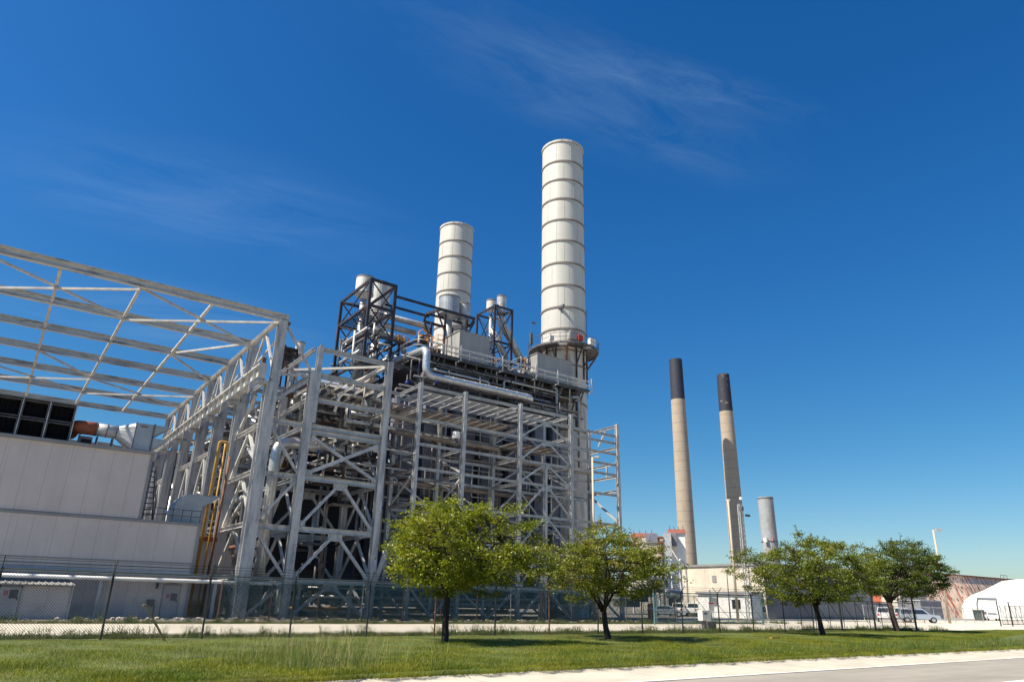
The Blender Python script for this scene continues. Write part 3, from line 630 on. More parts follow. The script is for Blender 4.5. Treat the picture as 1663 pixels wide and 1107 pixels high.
for zt, zl in ((17.2, 15.65), (15.35, 13.6), (13.2, 11.6), (11.2, 8.8), (8.4, 6.1), (5.7, 2.7)):
    gus(rack, (xm, RYF-0.02, zt-0.05), 0.9, 0.42, mat=m_galv); gus(rack, (x0+0.3, RYF-0.02, zl+0.05), 0.45, 0.4, mat=m_galv); gus(rack, (x1-0.3, RYF-0.02, zl+0.05), 0.45, 0.4, mat=m_galv)
for x in (RX[0], RX[1], RX[3]):
    for k, (zt, zl) in enumerate(((13.2, 11.6), (11.1, 8.8), (8.4, 6.1), (5.7, 2.7), (2.3, 0.2))):
        if k % 2 == 0: rb((x, RYF+0.2, zl), (x, RYB-0.2, zt))
        else: rb((x, RYF+0.2, zt), (x, RYB-0.2, zl))
rb((49.5, RYB-0.2, 11.7), (49.5, RYF+0.2, 8.9), 0.17); rb((49.5, RYF+0.2, 8.5), (49.5, RYB-0.2, 5.9), 0.17); rb((49.5, RYB-1.5, 16.8), (49.5, RYB-2.6, 18.2)); rb((49.5, RYF+1.6, 13.4), (49.5, RYF+1.6, 14.5))
for k in (0, 1):
    rb((RX[k]+0.2, RYB, 11.2), (RX[k+1]-0.2, RYB, 8.8)); rb((RX[k]+0.2, RYB, 5.7), (RX[k+1]-0.2, RYB, 2.7)); rb((RX[k]+0.2, RYF, 2.3), ((RX[k]+RX[k+1])/2, RYF, 0.15)); rb((RX[k+1]-0.2, RYF, 2.3), ((RX[k]+RX[k+1])/2, RYF, 0.15))
rb((RX[3]+0.2, RYF, 0.15), ((RX[3]+RX[4])/2, RYF, 2.3)); rb((RX[4]-0.2, RYF, 0.15), ((RX[3]+RX[4])/2, RYF, 2.3))
for z, xa, xb, ya in ((18.0, 27.0, 41.5, 50.8), (16.55, 24.2, 37.0, 51.0), (15.2, 37.4, 43.2, 51.6)):
    b = B()
    for y in np.arange(ya, 54.6, 0.13): b.box((xa, y, z), (xb, y+0.05, z+0.05)) if math.sin(y*2.3+xa) > -0.9 else None
    for x in np.arange(xa, xb, 1.0): b.box((x, ya, z-0.09), (x+0.06, 54.6, z-0.002))
    b.build('grating_deck', m_galv if z > 17 else m_brownpipe, rack)
lowb = thing('pipe_trestle', 'low pale trestle carrying two long pipes across the foot of the left frames', 'pipe rack', (14, 51.0, 0))
for x in (-4, 1.0, 6.2, 12.9, 18.6, 22.5, 29.2, 34.2, 40.2, 46.4):
    b = B(); b.ib((x, 51.15, 0), (x, 51.15, 2.35), 0.2, 0.2, (0, 1, 0)); b.build('leg', m_galv, lowb)
b = B(); b.ib((-8, 51.1, 2.58), (52, 51.1, 2.58), 0.25, 0.2); b.build('top_beam', m_galv, lowb)
lp = B(); lp.tube([(-8, 50.55, 2.25), (17.3, 50.55, 2.25), (17.3, 51.6, 2.25), (17.3, 51.6, 0.3)], 0.115, bend=0.4)
tag(lp.build('pipe', m_white, smooth=True, org=(0, 50.85, 2.2)), 'long white pipe on the low trestle before the cream building', 'pipe')

# ================================================================== HEAT RECOVERY BOILERS
def boiler(label, dy, full):
    t = thing('boiler_house', label, 'boiler', (40, 57.3+dy, 0), None)
    b = B(); b.box((30.2, 58.0+dy, 0.8), (48.0, 65+dy, 23.0)); b.box((26.3, 58.02+dy, 0.8), (30.2, 65+dy, 19.3)); b.box((48.0, 59.5+dy, 2), (49.5, 62.5+dy, 20)); b.build('casing_wall', m_dark if full else m_casing, t)  # near boiler coloured dark for the shade between and above its panels
    xs = [27.3, 30.6, 33.9, 37.2, 40.5, 43.8, 46.2, 48.2]
    for k in range(7):
        b = B(); xa, xb = xs[k]+0.45, xs[k+1]-0.45
        b.box((xa, 57.45+dy, 1.0), (xb, 57.998+dy, 19.0))
        for z in np.arange(1.4, 18.9, 1.45): b.box((xa+0.1, 57.37+dy, z), (xb-0.1, 57.45+dy, z+0.16))
        b.box((xa, 57.3+dy, 1.0), (xa+0.14, 57.45+dy, 19.0)); b.box((xb-0.14, 57.3+dy, 1.0), (xb, 57.45+dy, 19.0))
        b.build('wall_panel', m_casing, t)
    b = B()
    b.add([(17.5, 58.5+dy, 2), (26.3, 58.5+dy, 0.8), (26.3, 64.5+dy, 0.8), (17.5, 63.5+dy, 2), (17.5, 58.5+dy, 8.8), (26.3, 58.5+dy, 20), (26.3, 64.5+dy, 20), (17.5, 63.5+dy, 8.8)],
          [(0, 3, 2, 1), (4, 5, 6, 7), (0, 1, 5, 4), (1, 2, 6, 5), (2, 3, 7, 6), (3, 0, 4, 7)])
    for z in np.arange(2.6, 8.6, 0.75): b.box((17.2, 58.36+dy, z), (24.4, 58.46+dy, z+0.14))
    b.build('inlet_duct', m_dark, t)
    b = B()
    b.box((30.2, 56.05+dy, 23.75), (51.0, 65.5+dy, 23.85))
    for x in np.arange(30.6, 51, 1.7): b.ib((x, 56.1+dy, 23.6), (x, 60+dy, 23.6), 0.16, 0.26)
    b.ib((30.2, 56.1+dy, 23.62), (51, 56.1+dy, 23.62), 0.15, 0.3); b.ib((30.2, 57.3+dy, 23.3), (50.6, 57.3+dy, 23.3), 0.3, 0.5)
    b.build('walkway_deck', m_dksteel, t)
    for x in np.arange(31.5, 51, 3.1):
        b = B(); b.bar((x, 57.3+dy, 21.4), (x, 56.15+dy, 23.4), 0.12, 0.12); b.ib((x, 57.32+dy, 21), (x, 57.32+dy, 23.3), 0.2, 0.2, (0, 1, 0)); b.build('knee_bracket', m_dksteel, t)
    if full:
        b = B()
        for z in (24.3, 24.85): b.cyl((30.2, 56.1+dy, z), (51, 56.1+dy, z), 0.03, n=6)
        for x in np.arange(30.2, 51.1, 1.6): b.cyl((x, 56.1+dy, 23.85), (x, 56.1+dy, 24.85), 0.025, n=6)
        for z in (24.3, 24.85): b.tube([(30.2, 56.1, z), (29.5, 56.2, z), (29.0, 56.8, z), (28.9, 58, z), (28.9, 62, z)], 0.03, n=6)
        b.build('handrail', m_galv, t)
        b = B()
        for k, (yy_, z) in enumerate(((55.85, 24.05), (55.85, 24.6))):
            b.box((30.2, yy_-0.02, z-0.02), (50.9, yy_+0.02, z+0.02)); b.box((30.2, yy_-0.32, z-0.02), (50.9, yy_-0.28, z+0.02))
            for x in np.arange(30.2, 50.9, 0.3): b.box((x, yy_-0.3, z-0.015), (x+0.12, yy_, z+0.01))
        b.build('cable_tray', m_galv, t)
        for x in (33.6, 38.6, 42.9, 45.9, 50.75):
            b = B(); b.box((x-0.06, 55.45, 23.3), (x+0.06, 55.53, 24.95)); b.box((x-0.05, 55.5, 23.35), (x+0.05, 56.4, 23.45)); b.build('tray_bracket', m_steel, t)
        b = B(); b.box((28.6, 57.9, 22.2), (30.2, 65, 22.3)); b.ib((24.5, 57.6, 22.2), (30.2, 57.6, 22.2), 0.2, 0.3); b.ib((24.5, 66.5, 22.2), (30.2, 66.5, 22.2), 0.2, 0.3)
        for x in (25.4, 28.1):
            for y in (60, 67.4): b.ib((x, y, 18), (x, y, 22.6), 0.25, 0.25, (0, 1, 0))
        b.ib((25.2, 60, 22.5), (28.4, 60, 22.5), 0.25, 0.3); b.ib((25.2, 67.4, 22.5), (28.4, 67.4, 22.5), 0.25, 0.3)
        b.build('roof_steel', m_dksteel, t)
    return t
boil = boiler('near boiler house with ribbed blue grey wall and long dark roof walkway', 0, True)
boiler('second boiler house farther back, mostly hidden behind the near one', 27, False)
def cab(label, x0, x1, y0, y1, z0, z1):
    t = thing('equipment_cabin', label, 'cabin', ((x0+x1)/2, y0, z0))
    b = B(); b.box((x0, y0, z0), (x1, y1, z1)); b.build('body', m_box, t)
    b = B(); b.box((x0-0.08, y0-0.08, z1), (x1+0.08, y1+0.08, z1+0.07)); b.build('roof', m_box, t)
    b = B(); b.box((x0-0.05, y0+0.7, z0+0.35), (x0-0.003, y0+2.2, z0+1.9)); b.build('door', m_door, t)
    b = B(); b.cyl((x0-0.12, y0+2.6, z0+1.5), (x0-0.02, y0+2.6, z0+1.5), 0.12, n=10); b.build('vent', m_dark, t)
    return t
cab('small grey cabin on the roof walkway beside the shorter white stack', 34.85, 38.6, 58, 61.5, 23.87, 27.6)
cab('wider grey cabin on the roof walkway in front of the tall white stack', 45.0, 50.15, 58, 61.6, 23.87, 27.4)

# ---- stacks
m_stackseam = M('stack_plate_seam', (0.40, 0.38, 0.34), 0.7)
def ring_prof(r, z0, z1, h=0.22, p=0.09): return [(r, z0), (r+p, z0), (r+p, z0+h), (r, z0+h)]
def stack(label, x, y, ztop, platform):
    t = thing('exhaust_stack', label, 'stack', (x, y, 0), 'white banded exhaust stacks')
    r = 2.70
    nb = 64; ztop = 58.4
    b = B(); b.lathe((x, y, 0), [(r, 0.0), (r, 27.9)], nb); b.build('lower_shell', m_stackbase, t, smooth=True)
    b = B(); b.lathe((x, y, 0), [(r, 27.9), (r, 31.7)], nb); b.build('stained_shell', m_stackbase, t, smooth=True)
    b = B(); b.lathe((x, y, 0), [(r, 31.7), (r, ztop)], nb); b.lathe((x, y, 0), [(r-0.12, ztop), (r-0.12, ztop-4)], nb); b.lathe((x, y, 0), [(r, ztop), (r-0.12, ztop)], nb)
    b.build('upper_shell', m_stack, t, smooth=True)
    zs = [12, 19.5, 22.7, 27.2, 29.0, 31.7, 34.46, 37.37, 40.36, 43.42, 46.37, 49.41, 52.24, 55.03]
    for z in zs:
        b = B(); b.lathe((x, y, 0), ring_prof(r-0.01, z, z, 0.2, 0.10), nb); b.build('stiffening_ring', m_stackring, t)
    b = B(); rs = random.Random(int(y)); zz = zs[5:] + [ztop]
    for k in range(len(zz)-1):
        for a in (rs.uniform(-2.6, -1.4), rs.uniform(-1.5, -0.6), rs.uniform(-3.2, -2.2)): b.bar((x+(r+0.004)*math.cos(a), y+(r+0.004)*math.sin(a), zz[k]+0.2), (x+(r+0.004)*math.cos(a), y+(r+0.004)*math.sin(a), zz[k+1]), 0.03, 0.03)
    b.build('plate_seams', m_stackseam, t)
    b = B(); b.lathe((x, y, 0), ring_prof(r-0.01, ztop-0.3, ztop, 0.3, 0.12), nb); b.build('top_ring', m_stackbase, t)
    b = B()
    for k in range(46):
        a = 2*math.pi*k/46; b.bar((x+(r+0.02)*math.cos(a), y+(r+0.02)*math.sin(a), ztop-0.45), (x+(r+0.02)*math.cos(a), y+(r+0.02)*math.sin(a), ztop-0.3), 0.06, 0.06)
    b.build('rim_lugs', m_stackring, t)
    if platform:
        DZ = 1.5
        b = B(); b.lathe((x, y, 0), [(r+1.42, 29.45), (r+1.5, 29.45), (r+1.5, 29.68), (r+1.42, 29.68)], 48); b.lathe((x, y, 0), [(r+0.05, 29.48), (r+0.15, 29.48), (r+0.15, 29.66), (r+0.05, 29.66)], 48)
        for k in range(150):
            a = 2*math.pi*k/150
            if k % 25 > 16: b.bar((x+(r+0.1)*math.cos(a), y+(r+0.1)*math.sin(a), 29.60), (x+(r+1.45)*math.cos(a), y+(r+1.45)*math.sin(a), 29.60), 0.06, 0.05)
            else: b.bar((x+(r+0.1)*math.cos(a), y+(r+0.1)*math.sin(a), 29.60), (x+(r+1.45)*math.cos(a), y+(r+1.45)*math.sin(a), 29.60), 0.155, 0.05)
        b.build('ring_platform', m_dksteel, t)
        b = B()
        for z in (30.20, 30.70): b.tube([(x+(r+1.55)*math.cos(2*math.pi*k/48), y+(r+1.55)*math.sin(2*math.pi*k/48), z) for k in range(48)], 0.03, n=5, closed=True)
        for k in range(24):
            a = 2*math.pi*k/24; b.cyl((x+(r+1.55)*math.cos(a), y+(r+1.55)*math.sin(a), 29.60), (x+(r+1.55)*math.cos(a), y+(r+1.55)*math.sin(a), 30.70), 0.025, n=5)
        b.build('guard_rail', m_dksteel, t)
        for k in range(14):
            a = 2*math.pi*k/14 + 0.1; ca, sa = math.cos(a), math.sin(a)
            b = B(); b.bar((x+(r+1.5)*ca, y+(r+1.5)*sa, 29.45), (x+(r+0.1)*ca, y+(r+0.1)*sa, 27.40), 0.13, 0.13); b.bar((x+(r+0.1)*ca, y+(r+0.1)*sa, 29.40), (x+(r+0.1)*ca, y+(r+0.1)*sa, 25.70), 0.14, 0.14)
            b.build('platform_bracket', m_black if k % 3 else m_rustpost, t)
        for a, s, mt, nm in ((-2.0, 0.5, m_box, 'sampling_box'), (-1.75, 0.35, m_red, 'red_box'), (-2.65, 0.3, m_white, 'lamp'), (-1.2, 0.4, m_white, 'camera_housing')):
            px_, py_ = x+(r+1.1)*math.cos(a), y+(r+1.1)*math.sin(a)
            b = B(); b.box((px_-s, py_-s*0.6, 30.00), (px_+s, py_+s*0.6, 30.00+s*1.8)); b.cyl((px_, py_, 29.60), (px_, py_, 30.10), 0.05, n=6); b.build(nm, mt, t)
        b = B(); a = -2.35; b.box((x+(r+0.3)*math.cos(a)-0.1, y+(r+0.3)*math.sin(a)-0.5, 34.30), (x+(r+0.3)*math.cos(a)+0.1, y+(r+0.3)*math.sin(a)+0.5, 34.60)); b.bar((x+r*math.cos(a), y+r*math.sin(a), 33.80), (x+(r+0.3)*math.cos(a), y+(r+0.3)*math.sin(a), 34.40), 0.08, 0.08); b.build('gauge_arm', m_dksteel, t)
        a = -2.5; px_, py_ = x+(r+1.5)*math.cos(a-0.9), y+(r+1.5)*math.sin(a-0.9)
        b = B(); b.cyl((px_, py_, 29.60), (px_, py_, 32.90), 0.04, n=6); b.box((px_-0.05, py_-0.1, 32.85), (px_+0.55, py_+0.1, 33.00)); b.box((px_-0.2, py_-0.12, 30.1), (px_+0.12, py_+0.12, 31.5)); b.build('aviation_light', m_dksteel, t)
        b = B(); a = -0.75
        for s in (-0.25, 0.25): b.cyl((x+(r+0.15)*math.cos(a)-s*math.sin(a), y+(r+0.15)*math.sin(a)+s*math.cos(a), 24), (x+(r+0.15)*math.cos(a)-s*math.sin(a), y+(r+0.15)*math.sin(a)+s*math.cos(a), 35), 0.03, n=5)
        for z in np.arange(24, 35, 0.4): b.bar((x+(r+0.15)*math.cos(a)+0.25*math.sin(a), y+(r+0.15)*math.sin(a)-0.25*math.cos(a), z), (x+(r+0.15)*math.cos(a)-0.25*math.sin(a), y+(r+0.15)*math.sin(a)+0.25*math.cos(a), z), 0.025, 0.025)
        b.build('ladder', m_dksteel, t)
    return t
stack('tallest looking white banded stack with ring platform, in front of the rest', 51.3, 61, 60.1, True)
stack('white banded stack standing behind the left cabin and silencers', 51.3, 88, 60.1, False)

# ---- black lattice towers on the roof and their silencers
def lattice(label, x0, x1, y0, y1, z0, z1, levels, s=0.2):
    t = thing('lattice_tower', label, 'lattice tower', ((x0+x1)/2, (y0+y1)/2, z0))
    c = [(x0, y0), (x1, y0), (x1, y1), (x0, y1)]
    for x, y in c: bar('column', t, m_black, (x, y, z0), (x, y, z1), s, s, (0, 1, 0))
    for z in levels:
        for k in range(4): bar('ring_beam', t, m_black, (*c[k], z), (*c[(k+1) % 4], z), s*0.8, s)
    lv = sorted(levels)
    for i in range(len(lv)-1):
        for k in range(4):
            a, d = c[k], c[(k+1) % 4]
            bar('brace', t, m_black, (*a, lv[i]), (*d, lv[i+1]), s*0.4, s*0.4); bar('brace', t, m_black, (*d, lv[i]), (*a, lv[i+1]), s*0.4, s*0.4)
    return t
lt = lattice('big black lattice tower on the roof around two white silencers', 25.4, 28.15, 60, 67.4, 22.65, 31.5, (22.9, 25.6, 28.6, 31.4), 0.27)
b = B()
for y in np.arange(61, 67, 0.5): b.bar((25.4, y, 28.45), (28.15, y, 28.45), 0.1, 0.1)
b.build('grille_floor', m_black, lt)
lattice('smaller black lattice tower between the two white stacks', 40.45, 42.85, 60, 63.6, 23.87, 32.7, (24.2, 28.4, 32.6), 0.2)
pl = thing('silencer_platform', 'black steel platform on struts carrying the two middle silencers', 'platform', (35.5, 61, 23.9))
hx = [(33.6, 60), (37.8, 60), (38.6, 62), (37.6, 64.2), (33.8, 64.2), (33.0, 62)]
for k in range(6): bar('edge_beam', pl, m_black, (*hx[k], 30.3), (*hx[(k+1) % 6], 30.3), 0.2, 0.26)
bar('cross_beam', pl, m_black, (33.0, 62, 30.3), (38.6, 62, 30.3), 0.2, 0.2)
for x, y in ((34.5, 60.6), (37.2, 60.6), (37.2, 63.6), (34.5, 63.6)):
    bar('leg', pl, m_black, (x, y, 23.9), (x, y, 30.2), 0.18, 0.18, (0, 1, 0)); bar('strut', pl, m_black, (x, y, 28.2), (x + (-1.0 if x < 36 else 1.0), y, 30.2), 0.13, 0.13)
for y in (60, 62.6): bar('long_beam', pl, m_black, (28.3, y, 30.3), (33.6, y, 30.3), 0.16, 0.24)
def silencer(label, x, y, r, zb, zt, zleg, mat=m_galv, cone=True):
    t = thing('vent_silencer', label, 'silencer', (x, y, zleg), 'vent silencers on the roof')
    b = B(); b.lathe((x, y, 0), [(r*0.35, zb-0.5), (r, zb), (r, zt), (r-0.06, zt), (r-0.06, zt-0.8)] if cone else [(r, zb), (r, zt), (r-0.06, zt), (r-0.06, zt-0.8)], 28); b.build('shell', mat, t, smooth=False)
    for z_ in (zt-0.12, zb+0.05):
        b = B(); b.lathe((x, y, 0), ring_prof(r-0.005, z_, z_, 0.1, 0.05), 28); b.build('band', m_stackring, t)
    b = B(); b.cyl((x, y, zleg), (x, y, zb-0.4), r*0.36, n=14); b.build('inlet_pipe', m_aludull, t, smooth=True)
    return t
m_sil = M('white_silencer_paint', (0.62, 0.61, 0.57), 0.6, 0, (0.50, 0.47, 0.42), 0.7, (2, 2, 0.2))
silencer('wide white silencer at the front of the big black lattice tower', 27.0, 65.3, 0.98, 31.9, 33.95, 22.6, m_sil)
silencer('tall white silencer with rusty rim at the back of the big black tower', 29.9, 67.9, 1.2, 28.9, 35.0, 22.6, m_sil)
silencer('wide grey silencer on the black platform before the shorter stack', 35.7, 62, 1.15, 30.7, 32.9, 23.9, m_duct)
silencer('slim grey silencer on the right end of the black platform', 37.75, 62.2, 0.72, 30.6, 32.75, 23.9, m_galv)
silencer('short white silencer at the left of the smaller black tower', 41.0, 61.6, 0.55, 32.6, 33.9, 23.9, m_sil, False)
silencer('white silencer poking highest above the smaller black tower', 42.3, 61.4, 0.55, 32.4, 34.7, 29, m_galv, False)
silencer('small white vent far behind the gantry end', 24.0, 75, 0.5, 26.8, 28.6, 24, m_sil, False)
ft = thing('lattice_tower', 'dark stacked platform peeking between the gantry end and the bay frame', 'platform', (22.9, 75, 14))
for z in (25.8, 26.5, 27.2):
    b = B(); b.box((22.0, 74, z), (23.6, 77, z+0.2)); b.build('deck', m_black, ft)
for x in (22.1, 23.5):
    bar('column', ft, m_black, (x, 74.2, 0), (x, 74.2, 27.6), 0.2, 0.2, (0, 1, 0)); bar('column', ft, m_black, (x, 76.8, 0), (x, 76.8, 27.6), 0.2, 0.2, (0, 1, 0))

# ================================================================== PIPES
def pipe(label, pts, r, mat=None, bend=0.6, n=14, group=None, flange=(), straps=()):
    b = B(); b.tube(pts, r, n=n if not straps else 24, bend=bend, seg=8 if straps else 5)
    if not flange and not straps:
        o = b.build('pipe', mat or m_alu, smooth=True, org=pts[0]); return tag(o, label, 'pipe', group)
    t = thing('pipe', label, 'pipe', pts[0], group); b.build('pipe_run', mat or m_alu, t, smooth=True)
    for p, d in flange:
        d = V(d); b = B(); b.cyl(V(p)-d*0.06, V(p)+d*0.06, r*1.5, n=14); b.build('flange', m_dksteel, t)
    for p, d in straps:
        d = V(d).normalized(); b = B(); b.cyl(V(p)-d*0.035, V(p)+d*0.035, r+0.012, n=24); b.build('strap', m_aludull, t)
    return t
pipe('big shiny silver pipe stepping down along the front of the rack', [(29.55, 66, 24.3), (29.55, 55, 23.55), (29.55, 55, 21.0), (42.2, 55, 21.0), (42.2, 57.4, 21.0)], 0.36, m_alu, 0.9, flange=[], straps=[((29.55, yy__, 23.55+0.75*(yy__-55)/11), (0, 1, 0.06)) for yy__ in (57, 59, 61, 63, 65)] + [((29.55, 55, 22.3), (0, 0, 1))] + [((xx__, 55, 21.0), (1, 0, 0)) for xx__ in np.arange(31.2, 41.6, 1.25)])
for x in (33, 37, 41): pass
pipe('upper grey header pipe running to the orange valves on the roof', [(28.9, 64, 29.7), (34.5, 64, 29.7), (34.5, 64, 24)], 0.32, m_aludull, 1.0)
pipe('middle grey header pipe ending at the orange hand wheel', [(28.9, 64.3, 28.7), (32.9, 64.3, 28.7)], 0.32, m_aludull)
pipe('lower grey header pipe beneath two small orange valves', [(28.9, 63.8, 27.5), (31.2, 63.8, 27.5), (31.9, 63.8, 24)], 0.3, m_aludull, 0.5)
def valve(label, x, y, z, s):
    t = thing('valve', label, 'valve', (x, y, z), 'orange valves on the roof pipes')
    b = B(); b.box((x-s, y-s*0.7, z), (x+s, y+s*0.7, z+s*1.1)); b.build('body', m_black, t)
    b = B(); b.tube([(x+1.1*s*math.cos(a), y-0.9*s, z+1.6*s+1.1*s*math.sin(a)) for a in np.arange(0, 6.2, 0.45)], 0.06*s+0.03, n=6, closed=True); b.bar((x-1.1*s, y-0.9*s, z+1.6*s), (x+1.1*s, y-0.9*s, z+1.6*s), 0.08, 0.08); b.build('hand_wheel', m_orange, t)
    b = B(); b.cyl((x, y-0.9*s, z+1.6*s), (x, y, z+1.4*s), 0.14*s+0.03, n=8); b.cyl((x, y, z+s), (x, y, z+1.9*s), 0.2*s, n=8); b.build('yoke', m_orange, t)
valve('largest orange valve wheel, on the middle header pipe', 33.1, 63.2, 27.3, 0.5)
valve('orange valve between the header pipe and the silver riser', 33.9, 63.2, 27.2, 0.42)
valve('small orange valve near the big black lattice tower', 30.0, 62.2, 26.3, 0.3)
valve('small orange valve second from the big black lattice tower', 30.7, 62.2, 26.3, 0.3)
og = thing('safety_cage', 'orange railed inspection cage beside the wide grey silencer', 'cage', (35.0, 62, 24))
b = B()
for z in (26.8, 27.4, 28.0): b.tube([(34.2, 61.4, z), (35.8, 61.4, z), (35.8, 62.6, z), (34.2, 62.6, z)], 0.035, n=5, closed=True)
for x, y in ((34.2, 61.4), (35.0, 61.4), (35.8, 61.4), (35.8, 62.6), (34.2, 62.6)): b.cyl((x, y, 24), (x, y, 28.05), 0.045, n=5)
b.build('rail', m_orange, og)
b = B(); b.box((34.2, 61.4, 26.4), (35.8, 62.6, 26.5)); b.build('floor', m_dksteel, og)
pipe('slanting grey vent duct from the rightmost roof silencer', [(42.3, 61.4, 32.2), (42.4, 61.4, 31.5), (47.0, 61.4, 25.0)], 0.42, m_aludull, 0.4)
pipe('slanting grey vent duct inside the smaller black tower', [(41.0, 61.6, 30.5), (43.2, 61.6, 27.6), (43.2, 61.6, 23.9)], 0.36, m_aludull, 0.6)
pipe('tall silver standpipe in the gap between gantry and bay', [(16.1, 52.6, 0.5), (16.1, 52.6, 12.4), (22.8, 52.6, 12.4)], 0.4, m_alu, 1.0)
pipe('brown grey pipe running the full length of the rack', [(24.4, 54.2, 15.0), (37.5, 54.2, 15.0), (37.5, 54.2, 14.1), (49.3, 54.2, 14.1)], 0.24, m_brownpipe, 0.5)
pipe('second brown grey pipe below the rack decks', [(24.4, 55.3, 11.0), (43, 55.3, 11.0)], 0.22, m_brownpipe)
pipe('white vertical pipe in the middle of the rack', [(33.6, 54.6, 6), (33.6, 54.6, 14.6)], 0.15, m_white)
pipe('white elbow pipe low behind the brightest tree', [(25.5, 53.5, 2.6), (26.4, 53.5, 5.6), (29, 53.5, 5.8)], 0.2, m_white, 0.5)
pipe('thin silver drop pipe under the right end of the walkway', [(46.1, 56.6, 23.3), (46.6, 56.6, 23.3), (46.6, 56.6, 14)], 0.16, m_duct, 0.4)
pipe('thin silver drop pipe beside the tall stack base', [(48.6, 56.4, 22.6), (49.6, 56.4, 22.9), (49.6, 56.4, 15)], 0.16, m_duct, 0.4)
pipe('silver pipe loop over the upper deck of the open bay', [(18.4, 57, 17.0), (18.9, 57.2, 18.9), (22.4, 55.5, 18.5), (28.5, 55.5, 16.9)], 0.27, m_alu, 0.8)
pipe('fat silver pipe curving through the right of the bay', [(19.5, 61, 15.8), (21.0, 54.5, 17.9), (22.8, 54.0, 17.9), (26, 54.4, 17.2)], 0.33, m_alu, 0.9)
pipe('dull silver pipe leaving the bay towards the rack', [(21.8, 53.4, 14.5), (21.8, 53.4, 16.3), (28.5, 53.4, 16.1)], 0.3, m_aludull, 0.5)
pipe('white pipe hoop standing on the bay deck', [(20.3, 52.6, 15.4), (20.6, 52.6, 17.0), (22.8, 52.6, 16.9), (23.1, 52.6, 15.4)], 0.13, m_white, 0.5)
pipe('short silver pipe with elbow at the rear corner of the bay', [(21.6, 53.6, 11.5), (21.6, 53.6, 13.0), (21.0, 56, 13.0)], 0.28, m_alu, 0.4)
pipe('silver elbow turning into the long brown grey pipe', [(22.4, 53.0, 12.3), (22.4, 53.4, 13.7), (26.5, 54.2, 13.9)], 0.32, m_alu, 0.6)
pipe('yellow gas pipe climbing beside the second gantry column', [(12.2, 54.2, 0.2), (12.35, 54.2, 12.1), (12.95, 54.2, 12.1), (12.95, 54.2, 11.4)], 0.10, m_yellow, 0.2)
pipe('thin yellow pipe parallel to the thick yellow one', [(12.75, 54.4, 0.2), (12.85, 54.4, 12.0)], 0.06, m_yellow)
pipe('rusty conduit strapped to the gantry column by the yellow pipe', [(13.2, 55.0, 0.1), (13.45, 55.0, 11.2)], 0.09, m_rustpost)
pipe('low teal valve pipe in the open bay', [(18.2, 55, 1.3), (23, 55, 1.3)], 0.12, m_dksteel)
# clutter: connected pipework inside the plant, each assembly one thing
def clutter(label, n, xr, yr, zr, rr_, seed, mats, vert=0.3, ymax=0.5):
    rr = random.Random(seed); x0, y0, z0 = (xr[0]+xr[1])/2, yr[0], zr[0]
    t = thing('pipework', label, 'pipework', (x0, y0, z0))
    for i in range(n):
        r = rr.uniform(*rr_); m = rr.choice(mats)
        p = [rr.uniform(*xr), rr.uniform(*yr), rr.uniform(*zr)]
        pts = [Vector(p)]; ax = rr.choice((0, 0, 1, 2) if rr.random() > vert else (2,))
        for k in range(rr.randint(1, 3)):
            q = pts[-1].copy(); lim = (xr, yr, zr)[ax]
            q[ax] = rr.uniform(*lim)
            if abs(q[ax]-pts[-1][ax]) > 0.8: pts.append(q)
            ax = rr.choice([a for a in (0, 1, 2) if a != ax])
        if len(pts) > 1:
            b = B(); b.tube(pts, r, n=8, bend=r*2.5, seg=3); b.build('pipe_run', m, t, smooth=True)
            if rr.random() < 0.4:
                d = (pts[1]-pts[0]).normalized(); c = pts[0].lerp(pts[1], 0.5); b = B(); b.cyl(c-d*0.12, c+d*0.12, r*1.9, n=10); b.build('flange', rr.choice((m_dksteel, m_dksteel, m_blue, m_rustpost)), t)
    return t
mp_ = [m_alu, m_aludull, m_aludull, m_galv, m_brownpipe, m_dksteel]
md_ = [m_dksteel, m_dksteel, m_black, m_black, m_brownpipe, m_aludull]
clutter('tangle of silver and brown pipes on the decks of the open bay', 75, (17.8, 26), (51.5, 63), (13.3, 19), (0.06, 0.22), 5, [m_aludull, m_aludull, m_alu, m_brownpipe, m_dksteel, m_dksteel] + mp_ + [m_aludull, m_brownpipe])
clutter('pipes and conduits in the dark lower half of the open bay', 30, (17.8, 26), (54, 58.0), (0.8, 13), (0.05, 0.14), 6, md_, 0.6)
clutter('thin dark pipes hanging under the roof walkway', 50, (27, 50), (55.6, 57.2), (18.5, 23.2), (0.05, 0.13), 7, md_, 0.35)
clutter('pipe drops and conduits on the face of the ribbed boiler wall', 34, (27, 50), (55.2, 57.0), (2, 18), (0.04, 0.1), 8, mp_ + md_, 0.65)
clutter('roof pipes and risers behind the big silver pipe', 46, (24.5, 33.5), (58.5, 68), (22.4, 27), (0.06, 0.15), 9, mp_ + [m_black, m_black, m_dksteel], 0.6)
clutter('maze of pipes far inside beyond the gantry columns', 95, (15.3, 28), (60, 92), (1, 19), (0.08, 0.34), 10, mp_ + [m_steel, m_yellow], 0.35)
clutter('small pipes and vents on the roof between the two cabins', 30, (38.8, 45), (57.5, 64), (23.9, 27), (0.04, 0.12), 12, mp_ + [m_rustpost], 0.5)
clutter('small pipes at the foot of the frames behind the teal fence', 26, (18, 50), (52, 56), (0.4, 2.4), (0.05, 0.12), 13, mp_ + [m_yellow, m_blue], 0.25)
